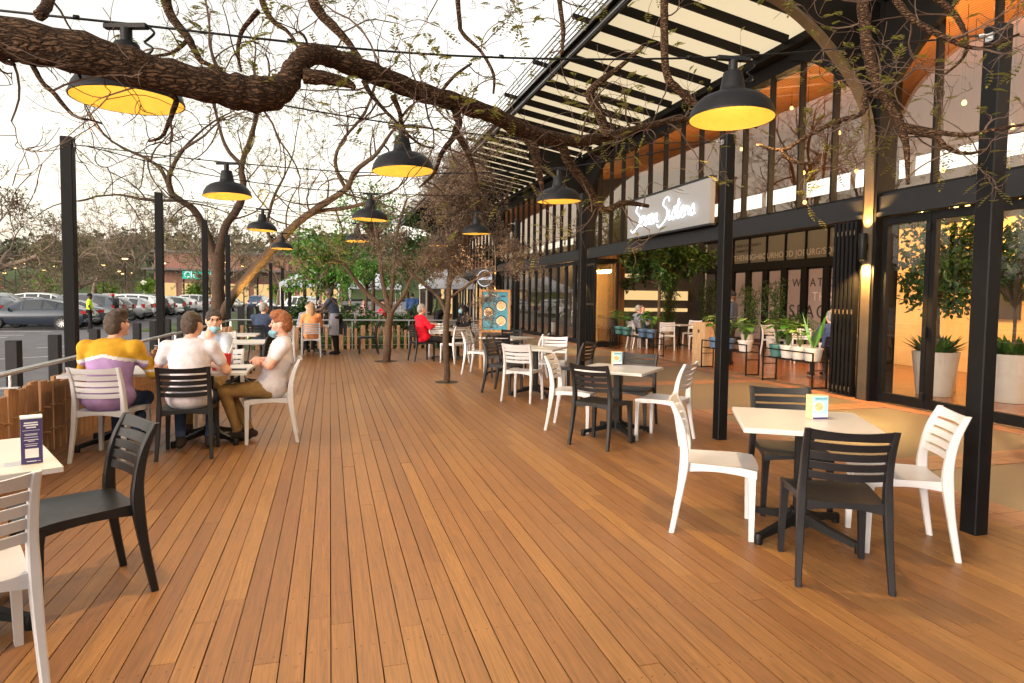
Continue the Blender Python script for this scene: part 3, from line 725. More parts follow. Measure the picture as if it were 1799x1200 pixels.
for i, (p, lab) in enumerate(LAMPS):
    if i == 0: o = pl; o.location = p; o.rotation_euler = (0, 0, R(rnd.uniform(-15, 5))); o['label'] = lab
    else: o = dup(pl, p, R(rnd.uniform(-18, 8)), lab)
    o.rotation_euler[0] = R(rnd.uniform(-2, 2)); o.rotation_euler[1] = R(rnd.uniform(-2.5, 2.5))
    lamp('SPOT', 'lamp_light', (p[0], p[1], p[2]-.315), (36, 38, 26)[i] if i < 3 else 15, (1, .66, .31), .05, (0, 0, 0), R(150), blend=.6)
    lamp('POINT', 'lamp_glow', (p[0], p[1], p[2]-.278), .42, (1, .70, .22), .02)
def wire(pts, lab, r=.006):
    b = MB(); q = smoothpts(pts, 6); b.tube(q, r, 5)
    for k in range(3, len(q)-2, 4): b.tube([(q[k][0]-.012, q[k][1], q[k][2]+.004), (q[k][0]+.012, q[k][1], q[k][2]+.004)], r*1.9, 5)
    tag(b.build('support_wire', MT['iron'], smooth=True), lab, 'wire', 'support wires of the pendant lamps')
RZ = lambda k: (RP[k][0]-.16, RP[k][1], 3.18)
LZ = lambda k: (LP[k][0]+.16, LP[k][1], 3.07)
def up(i): q = LAMPS[i][0]; return (q[0], q[1], q[2]+.012)
wire([RZ(0), up(0), (.6, 3.3, 2.74), up(1), (-2.0, 3.7, 2.86), LZ(0)], 'wire from the nearest right post to the lamp at the upper left')
wire([RZ(1), (2.3, 5.5, 2.93), up(2), (-1.2, 4.5, 2.86), LZ(0)], 'wire carrying the middle lamp below the thick branch')
wire([RZ(1), up(4), (.6, 6.9, 2.80), up(3), LZ(1)], 'wire from the second left post to the second right post')
wire([RZ(2), up(5), (-1.2, 8.4, 2.9), LZ(1)], 'wire from the second left post to the post by the arched column')
wire([RZ(2), up(7), (.6, 10.8, 2.82), up(6), LZ(2)], 'wire through the brown tree to the third left post')
wire([RZ(3), up(8), LZ(2)], 'wire carrying the small lamp in front of the green tree')
wire([RZ(3), up(10), (.6, 14.8, 2.85), up(9), LZ(3)], 'farthest wire, carrying the smallest lamp')

# ================================================================== chairs
STILE = [(-.265, 0), (-.222, .25), (-.198, .45), (-.203, .58), (-.232, .72), (-.288, .85)]
def stile_y(z):
    for (a, z0), (c, z1) in zip(STILE, STILE[1:]):
        if z <= z1: return a+(c-a)*(z-z0)/(z1-z0)
    return STILE[-1][0]
def chair_proto(mk, lab):
    t = thing('slat_back_chair', lab, 'chair', (0, 0, 0), 0, 'slat-back plastic chairs on the terrace')
    m = MT[mk]
    sp = smoothpts([(x, y, z, w, d) for (y, z), x, w, d in zip(STILE, (.226, .216, .210, .206, .206, .210), (.030, .036, .040, .036, .034, .030), (.034, .042, .058, .050, .044, .030))], 4)
    for s_ in (-1, 1):
        b = MB(); vs = []; fs = []
        for (x, y, z, wd, dp) in sp:
            ch = .006
            for (ax, ay) in ((-wd/2+ch, -dp/2), (wd/2-ch, -dp/2), (wd/2, -dp/2+ch), (wd/2, dp/2-ch), (wd/2-ch, dp/2), (-wd/2+ch, dp/2), (-wd/2, dp/2-ch), (-wd/2, -dp/2+ch)):
                vs.append((s_*x+ax, y+ay, z))
        n = len(sp)
        for i in range(n-1):
            for k in range(8): fs.append((i*8+k, i*8+(k+1) % 8, (i+1)*8+(k+1) % 8, (i+1)*8+k))
        fs += [tuple(range(7, -1, -1)), tuple((n-1)*8+k for k in range(8))]
        b.add(vs, fs); b.build('rear_leg', m, t, smooth=True, sharp=35)
        b = MB(); vs = []; fs = []
        fl = [(.222, .218, 0, .030, .030), (.218, .216, .2, .036, .036), (.212, .214, .36, .042, .042), (.209, .210, .428, .048, .052)]
        for (x, y, z, wd, dp) in fl:
            for ax, ay in ((-1, -1), (1, -1), (1, 1), (-1, 1)): vs.append((s_*x+ax*wd/2, y+ay*dp/2, z))
        for i in range(3):
            for k in range(4): fs.append((i*4+k, i*4+(k+1) % 4, (i+1)*4+(k+1) % 4, (i+1)*4+k))
        fs += [(3, 2, 1, 0), (12, 13, 14, 15)]
        b.add(vs, fs); b.build('front_leg', m, t, smooth=True, sharp=35)
    # seat: dished plate with a skirt that arches up between the legs
    b = MB(); nx, ny = 12, 12; vs = []; fs = []
    def prof(u, v):   # u -1..1 across, v 0..1 back to front
        hw = .196+.036*v; x = u*hw
        y = -.212+.452*v-.030*(1-u*u)*(v-.5)*-1*0+(.020*(1-u*u) if v > .99 else 0)
        e = max(abs(u), 0)
        z = .452-.016*(1-u*u)*(.35+.65*math.sin(math.pi*min(1, v*1.15)))-.018*max(0, v-.8)/.2*.6+.004*(e**6)
        return x, y, z
    for j in range(ny+1):
        for i in range(nx+1): vs.append(prof(-1+2*i/nx, j/ny))
    fs += [(j*(nx+1)+i, j*(nx+1)+i+1, (j+1)*(nx+1)+i+1, (j+1)*(nx+1)+i) for j in range(ny) for i in range(nx)]
    ring = [(0, i) for i in range(nx)]+[(j, nx) for j in range(ny)]+[(ny, i) for i in range(nx, 0, -1)]+[(j, 0) for j in range(ny, 0, -1)]
    base = len(vs); nr = len(ring)
    for j, i in ring:
        x, y, z = vs[j*(nx+1)+i]
        tpar = (j/ny if i in (0, nx) and 0 < j < ny else i/nx)
        dep = .058-.022*math.sin(math.pi*tpar)
        vs.append((x, y, .452-dep))
    for k in range(nr):
        a = ring[k][0]*(nx+1)+ring[k][1]; c = ring[(k+1) % nr][0]*(nx+1)+ring[(k+1) % nr][1]
        fs.append((a, base+k, base+(k+1) % nr, c))
    ib = len(vs)
    for k, (j, i) in enumerate(ring):
        x, y, z = vs[base+k]; vs.append((x*.86, (y-.01)*.86+.01, z)); 
    for k in range(nr): fs.append((base+k, ib+k, ib+(k+1) % nr, base+(k+1) % nr))
    jb = len(vs)
    for k, (j, i) in enumerate(ring): x, y, z = vs[ib+k]; vs.append((x, y, .432))
    for k in range(nr): fs.append((ib+k, jb+k, jb+(k+1) % nr, ib+(k+1) % nr))
    fs.append(tuple(jb+k for k in range(nr)))
    b.add(vs, fs); b.build('seat', m, t, smooth=True, sharp=40)
    # backrest of five dished slats
    b = MB()
    zs = [(.573, .612), (.627, .667), (.682, .722), (.737, .777), (.790, .848)]
    for q, (za, zb) in enumerate(zs):
        vs = []; fs = []; n = 11
        for i in range(n):
            u = -1+2*i/(n-1); bow = -.030*(1-u*u)
            dip = -.014*(1-u*u) if q == 4 else 0
            for z, off in ((za, .007), (zb+dip, .007), (zb+dip, -.008), (za, -.008)):
                vs.append((u*.197, stile_y(z)+bow+off, z-.006*(1-u*u)*(q < 4)))
        for i in range(n-1):
            for k in range(4): fs.append((i*4+k, i*4+(k+1) % 4, (i+1)*4+(k+1) % 4, (i+1)*4+k))
        fs += [(0, 1, 2, 3), ((n-1)*4+3, (n-1)*4+2, (n-1)*4+1, (n-1)*4)]
        b.add(vs, fs)
    b.build('backrest', m, t, smooth=True, sharp=50)
    return t
CW = chair_proto('white_plastic', 'x'); CB = chair_proto('black_plastic', 'x')
used = {'w': 0, 'b': 0}
def chair(k, x, y, ang, lab, z=0):
    proto = CW if k == 'w' else CB
    rz = R(ang-90)
    if not used[k]:
        used[k] = 1; proto.location = (x, y, z); proto.rotation_euler = (0, 0, rz); proto['label'] = lab; return proto
    return dup(proto, (x, y, z), rz, lab)
chair('b', 2.70, 2.88, 62, 'charcoal chair with its back to us at the right front table')
chair('w', 2.47, 3.66, -33, 'white chair on the left of the right front table, seen from its side')
chair('b', 3.21, 3.86, 246, 'charcoal chair tucked in on the far side of the right front table')
chair('w', 3.40, 3.11, 149, 'white chair right of the right front table, beside the nearest post')
chair('b', 2.716, 6.07, 36, 'charcoal chair in front of the second right-hand table')
chair('w', 2.71, 6.88, -33, 'white chair left of the second right-hand table, its back facing left')
chair('w', 3.46, 6.11, 131, 'white chair right of the second right-hand table, next to the second post')
chair('b', 3.46, 6.86, 226, 'charcoal chair on the far side of the second right-hand table behind the menu card')
chair('w', 2.74, 8.96, 50, 'white chair with its back to us in front of the third right-hand table')
chair('b', 2.66, 9.78, -42, 'charcoal chair left of the third right-hand table near the brown tree trunk')
chair('w', 3.62, 10.15, 243, 'white chair facing us on the far side of the third right-hand table')
chair('b', 3.62, 9.18, 129, 'charcoal chair seen edge-on right of the third right-hand table')
chair('b', 3.02, 11.3, 62, 'charcoal chair with its back to us at the table in front of the poster')
chair('w', 3.62, 11.36, 146, 'white chair seen edge-on behind the third right-hand table')
chair('b', 3.62, 12.55, 262, 'charcoal chair facing us right of the poster board')
chair('w', 2.82, 12.25, -35, 'white chair with a bowed back at the left of the poster table')
chair('w', 2.75, 14.44, 121, 'white chair behind the thin brown tree trunk at the red-jacket table')
chair('b', 2.08, 15.01, 13, 'charcoal chair under the man in the red jacket')
chair('w', 2.62, 16.0, 262, 'white chair across the table from the man in red')
chair('w', 3.35, 15.6, 215, 'white chair under the person dressed in black')
chair('b', -1.20, 3.57, 213, 'charcoal chair at the lower left facing the near left table')
chair('w', -1.355, 2.81, 121, 'white chair at the lower left edge with its back to us')
chair('w', -1.93, 6.60, 78, 'white chair under the person in the yellow and purple jumper')
chair('b', -1.28, 6.55, 92, 'charcoal chair under the man in the white T-shirt with his back to us')
chair('w', -.60, 7.03, 183, 'white chair under the red-haired man')
chair('w', -1.22, 7.98, 270, 'white chair under the man facing us with a blue mask')
chair('b', -1.02, 10.9, 140, 'charcoal chair behind the red-haired man, empty')
chair('w', -1.75, 11.9, 285, 'white chair at the far left tables by the rail')
chair('b', -1.75, 10.5, 60, 'charcoal chair at the far left tables behind the man with the mask')
chair('w', -1.0, 14.7, 100, 'small white chair beside the man in the dark jacket')
chair('b', -1.45, 15.3, 60, 'charcoal chair under the man in the dark jacket')
chair('w', -.45, 16.42, 90, 'white chair under the woman in the orange top')
chair('b', .95, 17.1, 180, 'charcoal chair beside the standing waiter')

# ================================================================== tables
def table_proto():
    t = thing('cafe_table', 'x', 'table', (0, 0, 0), 0, 'white-topped cafe tables')
    b = MB(); b.chbox((0, 0, .726), (.80, .80, .028), .005); b.build('tabletop', MT['table_white'], t)
    b = MB(); b.chbox((0, 0, .40), (.075, .075, .60), .006); b.box((0, 0, .705), (.42, .42, .012)); b.build('column', MT['iron'], t)
    b = MB()
    for k in range(4):
        a = R(45+90*k); d = Vector((math.cos(a), math.sin(a), 0)); p = Vector((-d.y, d.x, 0))
        vs = []
        for r_, zt, zb, w_ in ((.03, .155, .085, .030), (.2, .10, .055, .026), (.40, .062, .030, .022)):
            for s_ in (-1, 1):
                for z in (zb, zt): q = d*r_+p*s_*w_*(.8 if z == zt else 1); vs.append((q.x, q.y, z))
        fs = []
        for i in range(2):
            o_ = i*4; fs += [(o_, o_+1, o_+5, o_+4), (o_+2, o_+6, o_+7, o_+3), (o_+1, o_+3, o_+7, o_+5), (o_, o_+4, o_+6, o_+2)]
        fs += [(0, 2, 3, 1), (8, 9, 11, 10)]
        b.add(vs, fs)
    b.box((0, 0, .105), (.10, .10, .11)); b.build('base', MT['iron'], t)
    for k in range(4):
        a = R(45+90*k); b = MB(); b.lathe([(.0005, 0), (.024, 0), (.026, .02), (.026, .05), (.02, .066), (.0005, .068)], (math.cos(a)*.40, math.sin(a)*.40, 0), 12); b.build('foot', MT['iron'], t, smooth=True, sharp=40)
    return t
TP = table_proto(); TL = [
 (2.935, 3.41, -30, 'white cafe table at the right front with a menu card on it'),
 (3.08, 6.47, 45, 'white cafe table in the middle right with a small menu card'),
 (3.09, 9.46, 53, 'white cafe table behind the middle right one, in front of the arched column'),
 (3.33, 12.0, 40, 'white cafe table in front of the poster board'),
 (2.75, 15.2, 20, 'white cafe table in front of the man in the red jacket'),
 (-1.67, 3.37, 28, 'white cafe table cut off by the lower left edge, with a tall table block'),
 (-2.02, 7.12, 2, 'white cafe table in front of the person in the jumper, by the rail'),
 (-1.19, 7.10, 0, 'white cafe table with the red cup between the three young men'),
 (-1.42, 11.25, 4, 'white cafe table behind the man with the mask'),
 (-1.75, 13.3, 0, 'white cafe table near the far left rail corner'),
 (-.42, 17.15, 0, 'white cafe table in front of the woman in orange')]
for i, (x, y, a, lab) in enumerate(TL):
    if i == 0: TP.location = (x, y, 0); TP.rotation_euler = (0, 0, R(a)); TP['label'] = lab
    else: dup(TP, (x, y, 0), R(a), lab)
# table blocks and menu cards
def menu_block(loc, rz, w, h, d, lab, style):
    t = thing('table_card', lab, 'menu card', loc, rz)
    b = MB(); b.box((0, 0, h/2+.003), (w, d, h)); b.build('block', MT['card_wood'] if style else MT['paper'], t)
    fy = -d/2-.0015
    if style:      # food card: light blue picture with a bowl, white strip, purple foot
        b = MB(); b.box((0, fy, h*.5), (w*.96, .002, h*.98)); b.build('card', MT['paper'], t)
        b = MB(); b.box((0, fy-.002, h*.62), (w*.94, .002, h*.72)); b.build('picture', MT['teal_light'], t)
        b = MB(); b.lathe([(.0005, 0), (w*.30, 0), (w*.33, .002)], n=20); o = b.build('bowl', MT['paper'], t); o.location = (-w*.12, fy-.0035, h*.56); o.rotation_euler = (R(90), 0, 0)
        b = MB(); b.lathe([(.0005, .001), (w*.27, .001)], n=20); o = b.build('food', MT['food'], t); o.location = (-w*.12, fy-.0055, h*.56); o.rotation_euler = (R(90), 0, 0)
        b = MB(); b.box((0, fy-.002, h*.07), (w*.94, .002, h*.09)); b.build('foot_strip', MT['purple'], t)
        text_mesh('lettering', 'WINTER', w*.2, MT['teal'], t, (-w*.36, fy-.004, h*.84), (R(90), 0, 0), .0008)
    else:          # dark block with pale lines of print
        b = MB(); b.box((0, fy, h*.5), (w*.99, .002, h*.97)); b.build('panel', MT['purple'], t)
        b = MB()
        for zz, ww, hh in ((.90, .62, .028), (.85, .66, .028), (.80, .46, .024), (.735, .80, .006), (.66, .6, .009), (.635, .55, .009), (.585, .62, .009), (.53, .66, .014), (.50, .3, .010), (.44, .6, .008), (.40, .52, .012), (.065, .45, .016)):
            b.box((-.02*w, fy-.0015, h*zz), (w*ww, .0015, h*hh))
        b.box((0, fy-.0015, h*.24), (w*.62, .0015, h*.2)); b.lathe([(.0005, 0), (w*.09, 0)], (w*.33, fy-.002, h*.065), 10)
        b.build('printed_lines', MT['paper'], t)
menu_block((3.05, 3.42, .74), R(-8), .11, .155, .07, 'small wooden block with a light blue food card on the right front table', 1)
menu_block((3.20, 6.76, .74), R(-5), .115, .155, .05, 'small menu card on the middle right table', 1)
menu_block((-1.285, 3.30, .74), R(22), .078, .205, .078, 'tall white table block with a dark purple printed panel', 0)
# cup, phone, straws
t = thing('paper_cup', 'red paper cup with straws on the table of the three young men', 'cup', (-1.02, 6.98, .741))
b = MB(); b.lathe([(.0005, 0), (.042, 0), (.058, .165), (.055, .165), (.050, .145), (.0005, .145)], n=20); b.build('cup_body', MT['red_cup'], t, smooth=True, sharp=40)
b = MB()
for dx, dy in ((.05, .02), (-.03, .03), (.02, -.04)): b.tube([(0, 0, .05), (dx*.5, dy*.5, .15), (dx*1.3, dy*1.3, .25)], .005, 5)
b.build('straws', MT['paper'], t)
t = thing('tumbler', 'dark cola tumbler beside the red cup', 'glass', (-1.12, 6.98, .741)); b = MB(); b.lathe([(.0005, 0), (.03, 0), (.036, .12), (.0005, .115)], n=16); b.build('tumbler_body', MT['red_cup'], t, smooth=True, sharp=40)
b = MB(); b.lathe([(.0365, .121), (.033, .121)], n=16); b.build('rim', MT['paper'], t)
b = MB(); b.chbox((-.90, 6.95, .748), (.16, .09, .012), .003); tag(b.build('phone', MT['phone']), 'dark phone lying on the table in front of the red-haired man', 'phone')
for (x, y, lab) in ((2.66, 15.15, 'clear glass on the table in front of the man in red'), (2.86, 15.05, 'second glass on the red-jacket table beside the menu'), (2.6, 15.4, 'glass farther back on the red-jacket table')):
    b = MB(); b.lathe([(.0005, 0), (.03, 0), (.036, .13), (.033, .13), (.028, .01), (.0005, .01)], n=12); o = b.build('drinking_glass', MT['glass'], smooth=True); o.location = (x, y, .742); tag(o, lab, 'glass')

# ================================================================== fences, rails, bollards
def paling_fence(pts, lab, pitch=.145):
    t = thing('paling_fence', lab, 'fence', (pts[0][0], pts[0][1], 0)); off = Vector((-pts[0][0], -pts[0][1], 0))
    rl = MB(); sup = MB(); dist = 0
    for a, c in zip(pts, pts[1:]):
        a = Vector(a); c = Vector(c); n = int((c-a).length/pitch); d = (c-a).normalized(); nrm = Vector((-d.y, d.x))
        ang = math.atan2(d.y, d.x)
        for k in range(n):
            p = a+d*(k+.5)*pitch; h = .66+rnd.uniform(-.05, .05)
            w_ = pitch*rnd.uniform(.86, .97)
            b = MB(); b.chbox((0, 0, h/2-.1), (w_, .035, h+.2), .004)
            o = b.build('paling', MT['paling'], t); o.location = (p.x+off.x, p.y+off.y, 0); o.rotation_euler = (R(rnd.uniform(-1, 1)), R(rnd.uniform(-.8, .8)), ang)
            for zz in (.44+rnd.uniform(-.02, .02), .22+rnd.uniform(-.02, .02)):
                b = MB(); b.tube([(0, .03, zz), (0, -.07, zz)], .011, 6); b.build('peg', MT['peg'], o)
            if k % 11 == 5: sup.tube([(p.x+off.x, p.y+off.y, .60), (p.x+off.x, p.y+off.y, .82)], .010, 6); sup.box((p.x+off.x, p.y+off.y, h+.006), (.13, .05, .01))
    rl.tube([(Vector(p).x+off.x, Vector(p).y+off.y, .83) for p in pts], .024, 10)
    rl.build('handrail', MT['stainless'], t, smooth=True, sharp=40); sup.build('rail_support', MT['galv'], t)
paling_fence([(-2.55, 2.2), (-2.55, 12.0)], 'brown paling fence with pegs and steel handrail along the left deck edge')
def stake_fence(a, c, lab, h=.62, zb=-.25, n=None, mt='pale_wood', rails=(.82,), gap=.2):
    t = thing('stake_fence', lab, 'fence', (a[0], a[1], 0)); a = Vector(a); c = Vector(c); d = (c-a); ln = d.length; d.normalize(); n = int(ln/gap)
    for k in range(n):
        p = d*(k+.5)*gap; hh = h+rnd.uniform(-.10, .08); w_ = rnd.choice((.07, .085, .12))
        b = MB(); b.chbox((p.x, p.y, (hh+zb)/2), (w_, w_*.8, hh-zb), .006); b.build('stake', MT[mt], t)
    b = MB()
    for z in rails: b.tube([(0, 0, z), (d.x*ln, d.y*ln, z)], .022, 8)
    b.build('handrail', MT['stainless'], t, smooth=True, sharp=40)
    b = MB(); 
    for z in (.12, .36): b.tube([(0, 0.05, z), (d.x*ln, d.y*ln+.05, z)], .010, 6)
    for k in range(int(ln/1.6)+1): b.tube([(d.x*k*1.6, d.y*k*1.6, zb), (d.x*k*1.6, d.y*k*1.6, .82)], .014, 6)
    b.build('rail_support', MT['galv'], t)
stake_fence((-2.55, 12.05), (-2.55, 18.5), 'stake fence with handrail along the far left deck edge')
stake_fence((-2.6, 18.62), (4.3, 18.62), 'brown stake fence and handrail across the far end of the deck', h=.60)
stake_fence((-2.6, 28.6), (4.3, 28.6), 'second stake fence farther back beyond the planting', h=.62)
for i in range(8):
    y = [11.3, 12.8, 14.75, 17.7, 19.2, 20.8, 22.4, 24.6][i]
    b = MB(); b.chbox((0, 0, .27), (.165, .165, 1.06), .010); o = b.build('bollard', MT['bollard']); o.location = (-4.6, y, -.03); o.rotation_euler = (0, 0, R(rnd.uniform(-3, 3)))
    tag(o, ['charcoal square bollard at the left edge of the view', 'charcoal bollard just left of the tall left post', 'charcoal bollard between the tall post and the person in the jumper', 'charcoal bollard behind the head of the person in the jumper', 'charcoal bollard left of the second left post', 'charcoal bollard right of the second left post', 'charcoal bollard behind the man in the white T-shirt', 'farthest charcoal bollard, near the forked tree'][i], 'bollard', 'charcoal bollards along the car park')
t = thing('slat_screen', 'dark slatted screen with light gaps right of the forked tree', 'screen', (-3.3, 25.5, -.25))
b = MB()
for k in range(13): b.box((k*.31+.12, k*.10, .66), (.24, .05, 1.3+.012*k))
b.build('boards', MT['bollard'], t)
b = MB(); b.beam((0, .06, 1.0), (4.2, 1.36, 1.05), .03, .05); b.beam((0, .06, .3), (4.2, 1.36, .3), .03, .05); b.build('rails', MT['galv'], t)
for i, (x, y, h) in enumerate(((-2.85, 34, 3.3), (-2.5, 37, 3.2), (-1.9, 33, 2.4), (-1.2, 33, 2.3), (-.6, 33.5, 2.2))):
    b = MB(); b.chbox((0, 0, h/2), (.16, .16, h), .01); o = b.build('shelter_post', MT['post']); o.location = (x, y, -.2); tag(o, ['tall dark shelter post behind the seated man in the dark jacket', 'second tall dark post beside it', 'shorter dark post under the pale gazebo roof', 'dark gazebo post left of the green tree', 'dark post half hidden by the green tree'][i], 'post')
# poster board
t = thing('poster_board', 'pine framed poster board with a teal poster of three bowls', 'sign', (3.36, 13.1, 0), R(-14))
b = MB()
for s_ in (-1, 1): b.chbox((s_*.30, 0, .84), (.055, .05, 1.68), .005)
b.box((0, 0, 1.655), (.545, .046, .045)); b.box((0, 0, .80), (.545, .046, .05)); b.build('frame', MT['board_wood'], t)
b = MB()
for s_ in (-1, 1): b.beam((s_*.30, .03, 1.3), (s_*.30, .42, 0), .05, .03)
b.build('rear_strut', MT['board_wood'], t)
b = MB(); b.box((0, 0, 1.23), (.545, .012, .80)); b.build('poster', MT['teal'], t)
for (x, z) in ((.13, 1.34), (-.14, 1.20), (.13, 1.02)):
    b = MB(); b.lathe([(.0005, .002), (.105, .002), (.115, 0)], n=22); o = b.build('bowl', MT['iron'], t); o.location = (x, -.008, z); o.rotation_euler = (R(90), 0, 0)
    b = MB(); b.lathe([(.0005, .0), (.10, .0)], n=22); o = b.build('bowl_rim', MT['paper'], t); o.location = (x, -.012, z-.008); o.rotation_euler = (R(90), 0, 0)
    b = MB(); b.lathe([(.0005, .0), (.086, .0)], n=22); o = b.build('food', MT['food'], t); o.location = (x, -.015, z); o.rotation_euler = (R(90), 0, 0)
text_mesh('lettering', 'WINTER', .085, MT['paper'], t, (-.24, -.012, 1.52), (R(90), 0, 0), .002)
text_mesh('lettering', 'Seven Sisters', .035, MT['purple'], t, (-.24, -.012, .87), (R(90), 0, 0), .001)
b = MB()
for z, ww in ((1.485, .28), (1.465, .26), (1.44, .30), (1.42, .29)): b.box((-.24+ww/2, -.0085, z), (ww, .002, .007))
b.box((.17, -.0085, 1.54), (.10, .002, .03)); b.build('printed_lines', MT['purple'], t)
